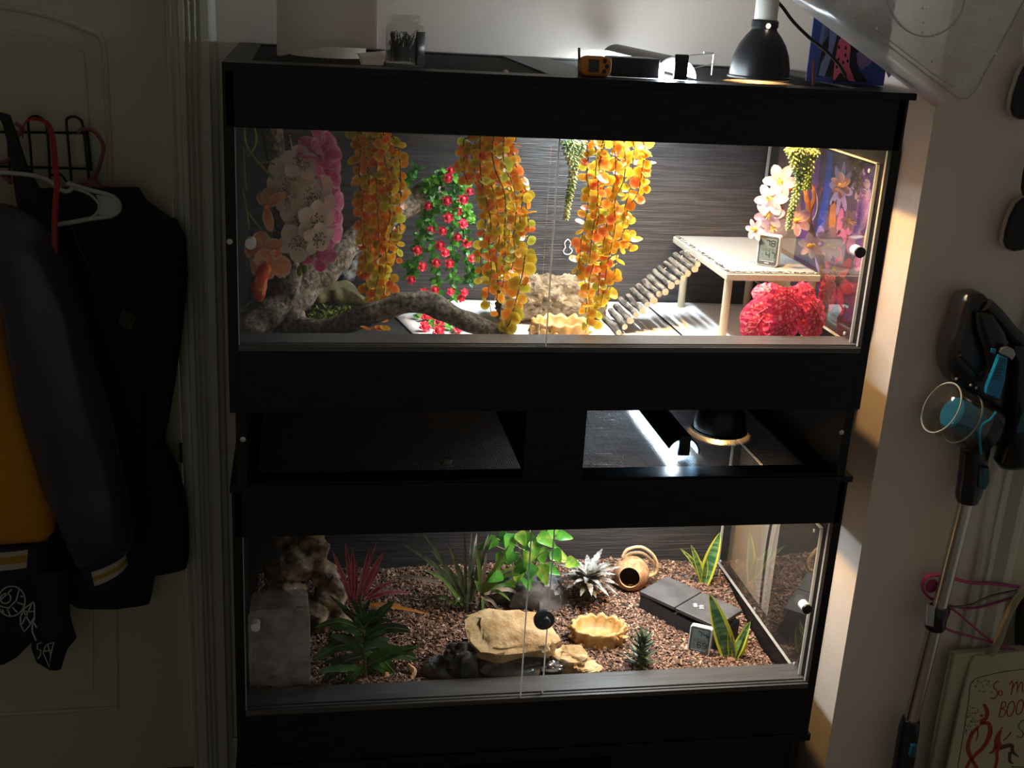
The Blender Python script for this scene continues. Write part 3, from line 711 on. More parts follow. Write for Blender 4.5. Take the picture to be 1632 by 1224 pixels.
# --- shelf, ladder
m_shelf = M('grey_slate_liner', (.25, .24, .225), r=.55, bump=.2, bs=40)
m_shw = M('shelf_wood', (.42, .34, .25), r=.5, c2=(.54, .47, .37), sc_=12, stretch=(30, 3, 60))
m_shp = M('pale_post', (.50, .41, .27), r=.5)
SX0, SX1, SY0, SY1, SZ = .983, 1.188, .190, .572, 1.008
t = thing('basking_shelf', 'pale wooden basking shelf on four posts topped with a grey liner', 'shelf', (1.09, .38, FU))
MB().prism([(SX0+.012, SY1, SZ), (SX1, SY1, SZ), (SX1, SY0, SZ), (SX0, SY0, SZ), (SX0, SY1-.012, SZ)], (0, 0, .014)).build('board', m_shw, t, smooth=False, bev=.0015)
def fl(u, v):
    x, y = SX0+.004+(SX1-SX0-.006)*u, SY0+.004+(SY1-SY0-.018)*v; e = min(u, 1-u, v, 1-v)
    return V((x+.002*noise.noise(V((x*60, y*60, 0))), y, SZ+.0155+(.0012*noise.noise(V((x*140, y*140, 1))) if e < .02 else 0)))
MB().grid(fl, 30, 40).build('slate_liner', m_shelf, t, solid=.002)
mb = MB()
for i in range(150):
    e = i % 2; q = rnd.random()
    c = V((SX0+.006+abs(rnd.gauss(0, .003)), SY0+.006+q*(SY1-SY0-.03), SZ+.0168)) if e else V((SX0+.006+q*(SX1-SX0-.012), SY0+.006+abs(rnd.gauss(0, .004)), SZ+.0168))
    mb.box((-.004, -.0006, -.0002), (.004, .0006, .0004), Matrix.Rotation(U(0, PI), 3, 'Z'), c)
mb.build('frayed_edge', m_black, t, smooth=False, kind='stuff')
for x, y in ((SX0+.010, SY0+.012), (SX1-.012, SY0+.012), (SX0+.03, SY1-.03), (SX1-.012, SY1-.03)):
    MB().lathe([(0, 0), (.0085, 0), (.0085, SZ-FU-.0015), (0, SZ-FU-.0015)], (x, y, FU+.0015), n=16).build('post', m_shp, t)
m_rung = M('stick_bark', (.035, .026, .019), r=.9, c2=(.15, .125, .098), sc_=90, bump=.7, bs=90, bdist=.002, stretch=(1, .3, 1))
m_cut = M('cut_wood', (.44, .31, .18), r=.7, c2=(.52, .40, .26), sc_=40)
t = thing('stick_ladder', 'ladder of small round sticks leading up to the shelf', 'ladder', (.81, .36, FU))
A, B = V((.797, .300, FU+.010)), V((.974, .335, SZ-.002)); nl = 15; rails = [[], []]
for i in range(nl):
    c = A.lerp(B, i/(nl-1)) + V((0, 0, .006*math.sin(PI*i/(nl-1)) + .0015*(i % 2))); y0, y1 = c.y + U(-.012,.006), c.y + .128 + U(-.01,.01)
    pts = [V((c.x+U(-.0018,.0018), y0+(y1-y0)*k/4, c.z+U(-.001,.001))) for k in range(5)]
    r_ = U(.0062, .0080); mb = MB().tube(pts, [r_*U(.92,1.08) for _ in pts], 10, True, .22, 120); mb.mi[-1] = mb.mi[-2] = 1
    mb.build('rung', [m_rung, m_cut], t)
    for q in (0, 1): rails[q].append(V((c.x, c.y+.03+.075*q, c.z)))
for q in rails: MB().tube(q + [V((SX0+.005, q[-1].y, SZ+.006))], .0009, 5).build('wire', m_steel, t)
for q in (0, 1):
    c = V((SX0-.004, .365+.075*q, SZ-.002)); MB().tube(spline([c, c+V((-.006,-.004,.006)), c+V((-.002,-.006,.011)), c+V((.005,-.003,.006)), c+V((.002,0,-.004)), c+V((-.008,.003,-.003))], 4), .0011, 5).build('wire_twist', m_white, t)

# --- digital hygrometers
m_bez = M('grey_bezel', (.07, .075, .075), r=.35); m_lcd = M('lcd_face', (.15, .19, .175), r=.22); m_seg = M('lcd_segments', (.012, .016, .016), r=.4); m_ghost = M('lcd_faint_segments', (.09, .115, .11), r=.4)
SEG = {'0': 'abcdef', '1': 'bc', '2': 'abged', '3': 'abgcd', '4': 'fgbc', '5': 'afgcd', '6': 'afgedc', '7': 'abc', '8': 'abcdefg', '9': 'abcdfg'}
def seg7(P, mb, ch, u, v, w, h, th, h0):
    for s in SEG[ch]:
        x0, x1, y0, y1, ym = u, u+w, v, v+h, v+h/2
        a, b = {'a': ((x0, y1), (x1, y1)), 'b': ((x1, y1), (x1, ym)), 'c': ((x1, ym), (x1, y0)), 'd': ((x0, y0), (x1, y0)), 'e': ((x0, ym), (x0, y0)), 'f': ((x0, y1), (x0, ym)), 'g': ((x0, ym), (x1, ym))}[s]
        dx, dy = (b[0]-a[0])*.08, (b[1]-a[1])*.08
        P.stroke(mb, [(a[0]+dx, a[1]+dy), (b[0]-dx, b[1]-dy)], th, h0, h0+.0003)
def rrect(w, h, r, n=5):
    out = []
    for cx, cy, a0 in ((w/2-r, h/2-r, 0), (-w/2+r, h/2-r, 90), (-w/2+r, -h/2+r, 180), (w/2-r, -h/2+r, 270)):
        for k in range(n+1):
            a = math.radians(a0+90*k/n); out.append((cx+r*math.cos(a), cy+r*math.sin(a)))
    return out
def hygrometer(label, c, ang, tilt, w, h, d, top, bot, small):
    t = thing('digital_hygrometer', label, 'hygrometer', c)
    ux = V((math.cos(ang), math.sin(ang), 0)); n0 = V((math.sin(ang), -math.cos(ang), 0)); uy = (V((0,0,1))*math.cos(tilt) - n0*math.sin(tilt))
    P = Plane(V(c) + uy*(h/2), ux, uy)
    mb = MB(); P.poly(mb, rrect(w, h, w*.13), -d/2, d/2); mb.build('case', m_white, t, bev=.0012)
    mb = MB(); P.poly(mb, rrect(w*.90, h*.92, w*.10), d/2, d/2+.0006); mb.build('bezel', m_bez, t)
    mb = MB(); P.poly(mb, [(u, v+h*.04) for u, v in rrect(w*.72, h*.70, w*.02)], d/2+.0006, d/2+.001); mb.build('screen', m_lcd, t)
    h0 = d/2+.001; mb = MB(); dw, dh = w*.17, h*.17
    for k, ch in enumerate(top): seg7(P, mb, ch, -w*.12+k*dw*1.42, h*.16, dw, dh, w*.035, h0)
    for k, ch in enumerate(bot): seg7(P, mb, ch, -w*.08+k*dw*1.42, -h*.22, dw, dh, w*.035, h0)
    if small: seg7(P, mb, small, w*.355-w*.045, h*.16, dw*.42, dh*.5, w*.022, h0)
    mb.build('digits', m_seg, t, smooth=False)
    mb = MB()
    for k in range(4):
        P.stroke(mb, [(-w*.28+k*w*.15, h*.06), (-w*.28+k*w*.15+w*.09, h*.06)], h*.035, h0, h0+.0003); P.stroke(mb, [(-w*.28+k*w*.15, h*.005), (-w*.28+k*w*.15+w*.09, h*.005)], h*.03, h0, h0+.0003)
    P.stroke(mb, [(-w*.28, -h*.12), (-w*.20, -h*.12)], h*.05, h0, h0+.0003); P.stroke(mb, [(-w*.28, -h*.20), (-w*.20, -h*.20)], h*.03, h0, h0+.0003)
    mb.build('icons', m_ghost, t, smooth=False)
    mb = MB(); P.stroke(mb, [(-w*.33, -h*.335), (w*.33, -h*.335)], h*.012, d/2+.0006, d/2+.001); P.stroke(mb, [(-w*.10, -h*.40), (w*.10, -h*.40)], h*.028, d/2+.0006, d/2+.001)
    mb.build('print', m_white, t, smooth=False)
hygrometer('white digital hygrometer reading 78 and 47 standing on the shelf', (1.098, .262, SZ+.0175), math.radians(-36), 0, .046, .066, .020, '78', '47', None)

# --- magnolia spray
m_mag = M('magnolia_petal', (.60, .42, .46), r=.5, c2=(.70, .56, .58), sc_=30, transl=.35); m_magp = M('magnolia_pink', (.58, .24, .34), r=.5, c2=(.68, .42, .50), sc_=30, transl=.35)
m_magb = M('magnolia_branch', (.22, .075, .03), r=.6, c2=(.42, .17, .06), sc_=40, bump=.6, bs=60, bdist=.002); m_fil = M('filament', (.75, .42, .08), r=.5)
t = thing('magnolia_spray', 'pink and white magnolia spray with brown branches beside the side window', 'magnolia', at(1290, 430, .30))
for run, r0 in (([(1315,445),(1305,410),(1292,370),(1288,330),(1282,296)], .008), ([(1298,385),(1290,345),(1298,312),(1290,290)], .006), ([(1250,345),(1240,318),(1250,305),(1262,300)], .006), ([(1240,372),(1222,368),(1208,366),(1196,372)], .0045), ([(1302,400),(1315,412),(1330,422)], .0045), ([(1262,360),(1252,345),(1244,330)], .005)):
    p = spline([at(x, y, .30) for x, y in run], 6); MB().tube(p, interp([r0, r0*.6], len(p)-1), 8, True, .35, 80).build('branch', m_magb, t)
mg = lambda s: [(90, .040*s, .024*s, .2), (35, .038*s, .026*s, .4), (150, .038*s, .026*s, .4), (-30, .036*s, .022*s, .5), (-150, .036*s, .022*s, .5), (-90, .034*s, .02*s, .4)]
for x, y, n, s, ro, k in ((1243,290,(-.5,-1,.3),.95,.5,0), (1228,318,(-.7,-1,.2),.95,1.4,0), (1226,342,(-.8,-1,-.2),.9,.2,0), (1232,362,(-.3,-1,-.3),.85,.9,0), (1268,352,(.1,-1,.4),.95,.0,1), (1320,392,(.2,-1,.3),1.0,.2,0), (1338,296,(.3,-1,.3),.7,1.1,1), (1328,428,(0,-1,-.5),.7,.3,1), (1352,352,(.4,-1,.2),.6,.7,1), (1204,365,(-1,-.8,-.1),.6,2.6,0), (1290,392,(0,-1,.2),.7,.8,0)):
    mm = m_magp if k else m_mag
    c = at(x, y, .27); fo = flower(t, c, n, mg(s*.95), (mm, m_mag), 0, core=m_fil, roll=ro)
    mb = MB(); nn = V(n).normalized()
    for i in range(7): mb.tube([c, c + (nn+rdir()*.6)*.014], .0008, 4)
    mb.build('filaments', m_fil, fo, kind='stuff')

# --- red veined foliage
m_cal = M('red_leaf', (.80, .45, .30), r=.4, c2=(.62, .015, .05), sc_=110, lo=.10, hi=.24, transl=.3, vor=False); 
def calmat(name):
    mt = M(name, (.52, .012, .05), r=.4, c2=(.72, .24, .22), sc_=120, lo=.10, hi=.34, vor=True, transl=.3)
    return mt
m_cal = calmat('red_veined_leaf'); m_calr = M('red_leaf_margin', (.74, .05, .12), r=.4, transl=.3); m_vein = M('dark_vein', (.24, .004, .02), r=.5)
t = thing('red_foliage_plant', 'bushy red plant with pale veined heart leaves under the shelf', 'plant', at(1250, 540, .12))
def heart(t_): return max(.02, min(1, (.45+1.6*t_)**.8)*max(0, 1-t_**3.2)**.55)
LEAVES = [(1252,462,-95,.070,.078,.10,(0,-1,.55)), (1222,492,-150,.062,.062,.12,(-.35,-1,.5)), (1212,510,-125,.052,.062,.105,(-.2,-1,.6)), (1256,500,-110,.060,.066,.10,(-.1,-1,.7)), (1292,486,-45,.066,.060,.10,(.35,-1,.4)), (1286,508,-65,.052,.060,.10,(.15,-1,.6)), (1302,498,-80,.064,.052,.12,(.5,-1,.3)),
          (1236,470,165,.050,.052,.14,(-.2,-1,.8)), (1276,468,20,.050,.052,.15,(.2,-1,.8)), (1322,446,-100,.056,.046,.20,(.4,-1,.3)), (1235,512,-70,.046,.056,.10,(.0,-1,.7)), (1268,478,-60,.056,.060,.11,(.15,-1,.6))]
for x, y, ang, L, w, Y, n in LEAVES:
    b_ = at(x, y, Y); a = math.radians(ang); nn = V(n).normalized(); d = _r*math.cos(a)+_u*math.sin(a); dd = (d-nn*nn.dot(d)).normalized(); sd = dd.cross(nn)
    mb = MB(); rows_ = 12; cu = .5
    path = [b_-dd*.012]; 
    for i in range(rows_):
        q = cu*i/rows_; path.append(path[-1]+(dd*math.cos(q)-nn*math.sin(q))*((L+.012)/rows_))
    cols_ = 8; vs = []
    for i, p in enumerate(path):
        t_ = i/rows_; hw = w/2*heart(t_)
        for c_ in range(cols_+1):
            f_ = c_/cols_*2-1
            notch = -.010*(1-abs(f_))*max(0, 1-t_*5)*-1
            vs.append(p + sd*f_*hw + dd*notch + nn*(.0035*math.cos(9*t_*PI+f_*2)*abs(f_)**2 + .006*(1-f_*f_)*.5*math.sin(PI*t_)))
    fs = [(i*(cols_+1)+c_, i*(cols_+1)+c_+1, (i+1)*(cols_+1)+c_+1, (i+1)*(cols_+1)+c_) for i in range(rows_) for c_ in range(cols_)]
    mb.add(vs, fs)
    mb.mi = [1 if c_ in (0, cols_-1) else 0 for i in range(rows_) for c_ in range(cols_)]
    lf = mb.build('leaf', [m_cal, m_calr], t)
    vb = MB(); hub = path[2]+nn*.004
    vb.tube([path[k]+nn*(.0045*math.sin(PI*k/rows_)+.0012) for k in range(1, rows_)], interp([.0014, .0005], rows_-2), 5)
    for k in (2, 4, 6, 8):
        for s_ in (-1, 1):
            e_ = min(rows_, k+3); hw = w/2*heart(e_/rows_)*.82
            vb.tube(spline([path[k]+nn*.0042, path[min(rows_, k+1)]+sd*s_*hw*.5+nn*.0042, path[e_]+sd*s_*hw+nn*.0035], 3), interp([.0010, .0004], 6), 4)
    vb.build('veins', m_vein, lf, kind='stuff')
    MB().tube(spline([path[1], path[1].lerp(V((1.10, .16, FU+.06)), .5)+V((0, .01, .01)), V((1.10, .16, FU+.004))], 4), .0018, 5).build('stem', m_calr, t)
# --- painted canvas hung in the gap, seen through the side window
m_cv = M('canvas_dark_violet', (.06, .03, .09), r=.6)
COLS = dict(vio=(.22, .06, .36), blue=(.03, .08, .55), pink=(.62, .14, .34), lil=(.42, .28, .62), red=(.62, .03, .06), org=(.55, .18, .04), cyan=(.10, .34, .60), blk=(.012, .01, .016), yel=(.6, .55, .12), wht=(.7, .6, .62))
CM = {k: M('canvas_'+k, v, r=.55) for k, v in COLS.items()}
t = thing('canvas_painting', 'colourful canvas on the wall seen through the upper side window', 'painting', (1.318, .40, 1.07))
P = Plane((1.306, .60, .90), (0, -1, 0), (0, 0, 1)); PW, PH = .40, .38
box('canvas', (1.306, .20, .90), (1.329, .60, .90+PH), m_cv, t)
def shp(P, t, name, col, h, polys=None, strokes=None, mats=CM):
    mb = MB()
    for q in polys or []: P.poly(mb, q, .0002, h)
    for q, w_ in strokes or []: P.stroke(mb, q, w_, .0002, h)
    return mb.build(name, mats[col], t, smooth=False)
def ell(cx, cy, a, b, rot=0, n=22):
    return [(cx+a*math.cos(2*PI*k/n)*math.cos(rot)-b*math.sin(2*PI*k/n)*math.sin(rot), cy+a*math.cos(2*PI*k/n)*math.sin(rot)+b*math.sin(2*PI*k/n)*math.cos(rot)) for k in range(n)]
shp(P, t, 'painted_shape', 'vio', .0005, [[(0,.12),(.09,.12),(.07,.38),(0,.38)], [(.28,.15),(.40,.10),(.40,.38),(.30,.38)]])
shp(P, t, 'painted_shape', 'blue', .0008, [[(.10,.10),(.14,.10),(.15,.25),(.13,.38),(.10,.38),(.115,.25)]])
sp = [(.055+.006*q*math.cos(q), .20+.006*q*math.sin(q)) for q in [i*.35 for i in range(22)]]
shp(P, t, 'painted_shape', 'wht', .0011, None, [(sp, .004)])
shp(P, t, 'painted_shape', 'lil', .0011, [ell(.20+.03*math.cos(a), .27+.03*math.sin(a), .03, .010, a) for a in [i*PI/4 for i in range(8)]] + [ell(.14, .12, .028, .055, .3)])
shp(P, t, 'painted_shape', 'cyan', .0014, [ell(.20, .29, .014, .022)])
shp(P, t, 'painted_shape', 'pink', .0014, [ell(.24, .17, .024, .018), ell(.29, .16, .022, .018), ell(.27, .20, .018, .02), ell(.33, .13, .02, .016), ell(.22, .20, .014, .03)])
shp(P, t, 'painted_shape', 'red', .0017, [ell(.25+.04*math.cos(a), .07+.04*math.sin(a), .04, .016, a) for a in [i*PI/3.5 for i in range(7)]])
shp(P, t, 'painted_shape', 'yel', .0014, [ell(.36, .20, .014, .035, -.3)])
shp(P, t, 'painted_shape', 'org', .0011, [ell(.18, .20, .016, .04, .2)])
# ================================================================ inside the lower terrarium
def sub(x, y):
    s = max(0, min(1, (y-.25)/.34)); e = max(0, min(1, (x-1.03)/.17))
    return .150 + .018*s + .010*noise.noise(V((x*6, y*6, 3))) + .006*noise.noise(V((x*19, y*19, 5))) - e*.048*(1-s*.75)
def on(px, py, dz=0):
    "point on the soil under a pixel"
    z = .155
    for _ in range(8):
        p = atz(px, py, z); z = sub(min(max(p.x, .03), 1.19), min(max(p.y, .08), .585))
    p.z += dz; return p
m_soil = M('dark_soil', (.035, .022, .015), r=.9, c2=(.11, .066, .042), sc_=120, bump=1, bs=160, bdist=.004)
CH = [M('chip_brown', (.17, .088, .055), r=.85), M('chip_tan', (.29, .165, .11), r=.85), M('chip_dark', (.06, .033, .022), r=.85), M('chip_pale', (.42, .27, .18), r=.8)]
mb = MB().grid(lambda u, v: V((.02+1.18*u, .08+.508*v, sub(.02+1.18*u, .08+.508*v))), 90, 40)
for i in range(26000):
    x, y = U(.024, 1.196), .082+.5*rnd.random()**1.25
    l, w = U(.0018, .0058), U(.0011, .0028); mb.cur = 1+rnd.choices(range(4), (5, 4, 3, 1.6))[0]
    R_ = Matrix.Rotation(U(0, 2*PI), 3, 'Z') @ Matrix.Rotation(rnd.gauss(0, .45), 3, 'Y') @ Matrix.Rotation(rnd.gauss(0, .4), 3, 'X')
    mb.box((-l, -w, -.0008), (l, w, .0010), R_, V((x, y, sub(x, y)+U(0, .004))))
o = mb.build('bark_substrate', [m_soil]+CH, None, smooth=False); o['kind'] = 'stuff'
tag(o, 'brown bark chip substrate covering the lower terrarium floor', 'substrate')
m_gnarl = M('gnarled_wood', (.12, .065, .035), r=.75, c2=(.58, .39, .24), sc_=34, lo=.36, hi=.66, bump=1, bs=50, bdist=.006)
t = thing('gnarled_driftwood', 'gnarled knotty brown driftwood in the rear left corner of the lower terrarium', 'driftwood', on(490, 985))
def gl(name, pts, rads, nz=.65, nf=34):
    mb = MB(); p = spline(pxs(pts), 9); mb.tube(p, interp(rads, len(p)-1), 18, True, nz, nf); mb.build(name, m_gnarl, t)
gl('main_limb', [(502,836,.40),(500,870,.40),(512,905,.38),(524,945,.36),(534,985,.34),(536,1015,.33)], [.022,.034,.030,.034,.032,.03])
gl('side_limb', [(424,900,.38),(450,905,.37),(478,895,.38),(505,905,.39)], [.022,.036,.034,.03])
gl('side_limb', [(428,925,.36),(455,945,.35),(485,965,.34),(520,985,.33)], [.020,.030,.028,.03])
gl('knob', [(440,868,.42),(470,862,.42),(500,872,.42)], [.014,.022,.026])
gl('knob', [(526,925,.345),(541,938,.34),(543,955,.34)], [.016,.018,.013])
# --- leaf blades along a path
def blade(mb, pts, w, shape, nrm=(0,-1,.6), fold=.18, m2=None, serr=0, n=9):
    p = spline(pts, max(2, n//(len(pts)-1))); k = len(p)-1; nrm = V(nrm); rows = []; cols = 5 if m2 is not None else 3
    for i, q in enumerate(p):
        t_ = i/k; d = (p[min(i+1, k)]-p[max(i-1, 0)]).normalized(); nn = (nrm-d*nrm.dot(d)).normalized(); sd = d.cross(nn)
        ww = w/2*shape(t_)
        if serr: ww *= 1+serr*(1 if i % 2 else -1)
        up = nn*fold*ww
        rows += [q-sd*ww+up, q.copy(), q+sd*ww+up] if cols == 3 else [q-sd*ww+up, q-sd*ww*.66+up*.6, q.copy(), q+sd*ww*.66+up*.6, q+sd*ww+up]
    b = len(mb.v); mb.v += [tuple(q) for q in rows]
    for i in range(k):
        for j in range(cols-1):
            mb.f.append((b+i*cols+j, b+i*cols+j+1, b+(i+1)*cols+j+1, b+(i+1)*cols+j)); mb.mi.append(m2 if (m2 is not None and j in (0, 3)) else mb.cur)
    return mb
lance = lambda t_: max(.03, math.sin(PI*min(1, .08+.92*t_)))**.7
strap = lambda t_: min(1, (.35+3*t_))*max(0, 1-t_**3)+.02
m_cro = M('croton_green', (.025, .085, .015), r=.3, c2=(.07, .19, .03), sc_=30, transl=.2); m_crod = M('croton_dark', (.02, .045, .018), r=.3, c2=(.05, .09, .03), sc_=30, transl=.15)
m_pnk = M('cordyline_pink', (.42, .02, .05), r=.35, c2=(.75, .14, .18), sc_=22, transl=.3); m_pnkm = M('cordyline_pale_margin', (.80, .30, .30), r=.35, transl=.3); m_orl = M('amber_leaf', (.62, .22, .03), r=.4, transl=.3)
m_mid = M('pale_midrib', (.42, .40, .20), r=.5)
cb = on(583, 1082)
t = thing('croton_plant', 'bushy plant with pink upright leaves and broad dark green leaves at front left', 'plant', cb)
S0 = [cb+V((0,0,-.02)), at(582,1050,cb.y), at(580,1015,cb.y+.01), at(577,985,cb.y+.02), at(574,950,cb.y+.03)]
MB().tube(spline(S0, 5), .0035, 7).build('stem', M('plant_stem', (.13, .12, .04), r=.6), t)
def lpx(t, name, b, tip, w, mats, bow=.02, shape=lance, m2=None, nrm=(0,-1,.6), fold=.18, serr=0, n=9, mid=None, lab=None):
    B_, T_ = at(*b), at(*tip); c = B_.lerp(T_, .5)+V((0, -.2*bow, bow)); mb = MB(); blade(mb, [B_, c, T_], w, shape, nrm, fold, m2, serr, n)
    o = mb.build('leaf', mats, t, label=lab)
    if mid: MB().tube([q+V((0,-.0009,.0004)) for q in spline([B_, c, T_], 5)], interp([.0008, .0003], 10), 4).build('midrib', mid, o)
y0 = cb.y
for b, tip, w, bow in (((582,1040),(664,1050),.030,.012), ((583,1062),(668,1030),.020,.010), ((581,1055),(648,1098),.022,.018), ((580,1020),(655,1005),.022,.02), ((580,1010),(628,958),.020,.008), ((579,1030),(498,1052),.026,.02), ((580,1045),(512,1090),.026,.02), ((579,1005),(502,1000),.016,.02),
        ((580,1060),(545,1104),.020,.012), ((581,1060),(612,1100),.020,.012), ((580,1000),(606,985),.020,.012), ((578,1030),(520,1020),.018,.016), ((581,1035),(632,1075),.026,.012), ((579,1000),(545,972),.014,.008)):
    lpx(t, 'leaf', (*b, y0+U(-.01,.01)), (*tip, y0+U(-.05,.06)), w*1.0, m_cro if rnd.random() < .55 else m_crod, bow, mid=m_mid)
for k in range(16):
    a = U(-.5, PI+.5); b_ = (580+U(-2,2), U(1005, 1065)); r__ = U(38, 82)
    lpx(t, 'leaf', (*b_, y0+U(-.01,.01)), (b_[0]+r__*math.cos(a)*1.05, b_[1]-r__*math.sin(a)*.55+U(-4,10), y0+U(-.06,.07)), U(.009,.017), (m_cro, m_crod, m_crod)[k % 3], U(.004,.02))
for b, tip in (((577,1000),(524,948)), ((577,990),(558,950)), ((577,985),(590,955))): lpx(t, 'leaf', (*b, y0+.01), (*tip, y0+.03), .011, m_crod, .004, strap)
for tip, w in (((600,972),.022), ((572,965),.020), ((590,992),.026), ((612,990),.02), ((565,985),.02)): lpx(t, 'leaf', (580,1008,y0), (*tip, y0-.02), w, m_cro, .01, mid=m_mid)
for b, tip, w in (((560,960),(529,876),.010), ((562,955),(550,866),.011), ((563,950),(562,872),.010), ((566,955),(568,892),.009), ((575,950),(590,872),.011), ((577,945),(601,862),.005), ((578,945),(612,880),.013), ((580,950),(606,905),.010), ((572,955),(580,905),.009), ((584,955),(655,945),.010), ((570,960),(540,920),.009), ((585,952),(630,925),.010)):
    lpx(t, 'leaf', (*b, y0+.03), (*tip, y0+U(.02,.09)), w, [m_pnk, m_pnkm], U(.002,.01), strap, 1, lab='pink leaf with pale margin')
for b, tip in (((590,962),(682,978)), ((588,966),(640,965))): lpx(t, 'leaf', (*b, y0+.06), (*tip, y0+.12), .009, m_orl, .003, strap, lab='amber leaf')
# --- dracaena
m_dr = M('dracaena_dark', (.045, .06, .03), r=.35, c2=(.11, .13, .06), sc_=20, stretch=(6, 6, 1), transl=.2); m_drg = M('dracaena_green', (.08, .16, .03), r=.35, c2=(.17, .27, .06), sc_=20, transl=.2); m_dry = M('dried_leaf', (.36, .27, .22), r=.6, c2=(.46, .38, .30), sc_=15, transl=.2)
db = on(744, 975)
t = thing('grassy_dracaena', 'dark grassy plant with arching strap leaves behind the big flat rock', 'plant', db); yd = db.y
TIPS = [((738,968),(641,866),0,.03), ((738,965),(674,850),0,.02), ((740,960),(682,872),0,.02), ((742,955),(713,862),0,.01), ((742,960),(740,848),0,.01), ((746,960),(752,846),0,.008), ((746,958),(760,850),2,.01), ((748,960),(786,854),0,.03), ((752,958),(779,850),2,.01), ((738,966),(676,908),1,.022), ((736,968),(683,890),0,.02), ((738,970),(664,962),1,.03), ((738,975),(726,962),0,.03),
        ((770,945),(812,868),1,.012), ((771,945),(806,893),1,.012), ((772,943),(824,902),1,.016), ((772,945),(830,915),1,.02), ((772,945),(838,940),1,.022), ((772,947),(842,955),2,.022), ((770,948),(814,958),1,.02), ((768,946),(757,866),1,.01), ((768,944),(775,880),2,.006), ((766,945),(745,912),1,.02), ((766,950),(784,984),2,.012), ((767,952),(800,982),2,.016), ((770,946),(868,938),2,.016),
        ((745,955),(700,900),0,.02), ((745,955),(722,890),0,.014), ((750,955),(765,885),0,.01), ((768,944),(790,905),1,.012), ((768,944),(798,920),1,.016), ((768,948),(770,975),1,.01), ((740,965),(705,925),0,.02)]
for b, tip, k, bow in TIPS: lpx(t, 'leaf', (*b, yd+U(-.015,.02)), (*tip, yd+U(-.06,.08)), U(.008,.0125), (m_dr, m_drg, m_dry)[k], bow, strap, n=10)
lpx(t, 'leaf', (704,930,yd), (620,919,yd+.04), .010, m_dry, .008, strap)
MB().tube([db+V((0,0,-.02)), at(742,958,yd)], .006, 8).build('stem', m_dr, t)
MB().tube([db+V((.03,0,-.02)), at(769,946,yd)], .005, 8).build('stem', m_dr, t)
# --- pothos
m_po = M('pothos_green', (.05, .24, .03), r=.3, c2=(.14, .42, .05), sc_=22, transl=.3); m_pov = M('pothos_variegated', (.12, .36, .04), r=.3, c2=(.46, .58, .10), sc_=45, lo=.48, hi=.68, transl=.3)
m_post = M('pothos_stem', (.22, .26, .10), r=.5)
pb = on(838, 938)
t = thing('pothos_vine', 'bright green leafy vine hanging at top centre of the lower terrarium', 'plant', pb); yp = .40
hrt = lambda t_: max(.02, min(1, .5+t_*3.4)*max(0, 1-t_)**.72*1.15)
for x, y, ang, L, w, k in ((792,858,215,.036,.030,0), (806,848,250,.030,.026,0), (812,850,268,.054,.034,0), (826,848,300,.036,.030,1), (842,848,262,.044,.034,0), (850,862,285,.036,.032,1), (858,852,330,.050,.032,1), (872,848,345,.050,.030,1), (888,852,350,.036,.026,0), (862,872,275,.040,.034,1), (846,880,245,.036,.032,1), (878,880,335,.046,.036,1), (882,876,300,.034,.03,0), (836,896,230,.040,.034,0), (826,908,262,.036,.030,1), (862,900,285,.046,.036,1), (870,902,330,.036,.028,0), (850,900,252,.034,.03,0), (800,915,200,.034,.028,0), (812,925,280,.03,.028,1), (902,893,340,.034,.030,1), (782,866,200,.032,.024,0), (820,880,240,.034,.03,0), (838,920,285,.03,.026,0), (800,880,255,.036,.03,0)):
    b_ = at(x, y, yp+U(-.05,.02)); a = math.radians(ang); d = _r*math.cos(a)+_u*math.sin(a)+V((0, U(-.4,.1), 0))
    mb = MB().leaf(b_, d, (U(-.4,.4), -1, U(.2,.9)), L*1.12, w*1.05, 8, hrt, curl=U(.1,.9), fold=.3); lf = mb.build('leaf', m_pov if k else m_po, t)
    MB().tube(spline([b_, b_.lerp(at(838, 905, .43), .5)+V((0,0,.012)), at(838+U(-18,18), 900+U(-20,30), .43)], 4), .0011, 5).build('petiole', m_post, t)
MB().tube(spline([pb+V((0,.02,-.01)), at(836,915,.43), at(834,880,.44), at(845,845,.44)], 5), .0032, 7).build('stem', m_post, t)
# --- silver earth star
m_sil = M('silver_leaf', (.13, .12, .10), r=.5, c2=(.32, .32, .29), sc_=70, lo=.42, hi=.56, transl=.15, stretch=(1, 1, 1)); m_silb = M('bronze_leaf', (.12, .085, .065), r=.5, c2=(.34, .31, .27), sc_=60, lo=.4, hi=.6, transl=.15)
kb = on(934, 955); kc = kb+V((0, 0, .042))
t = thing('silver_rosette_plant', 'silvery grey serrated rosette plant between the coconut and the resin dish', 'plant', kb)
for i in range(40):
    a = i*2.4; el = .1+.95*(i/40)**1.1; d = V((math.cos(a)*math.cos(el), math.sin(a)*math.cos(el), math.sin(el)))
    L = U(.062, .092)*(1 if i > 8 else .85); b_ = kc+d*.006+V((0,0,.016*i/40))
    mb = MB().leaf(b_, d, (-math.cos(a)*math.sin(el), -math.sin(a)*math.sin(el), math.cos(el)), L, U(.014,.020), 14, strap, curl=U(.4,1.0), fold=.25, serr=.18); mb.build('leaf', m_sil if i % 3 else m_silb, t)
MB().tube([kb+V((0,0,-.015)), kc+V((0,0,.01))], .008, 8).build('stem', m_dr, t)
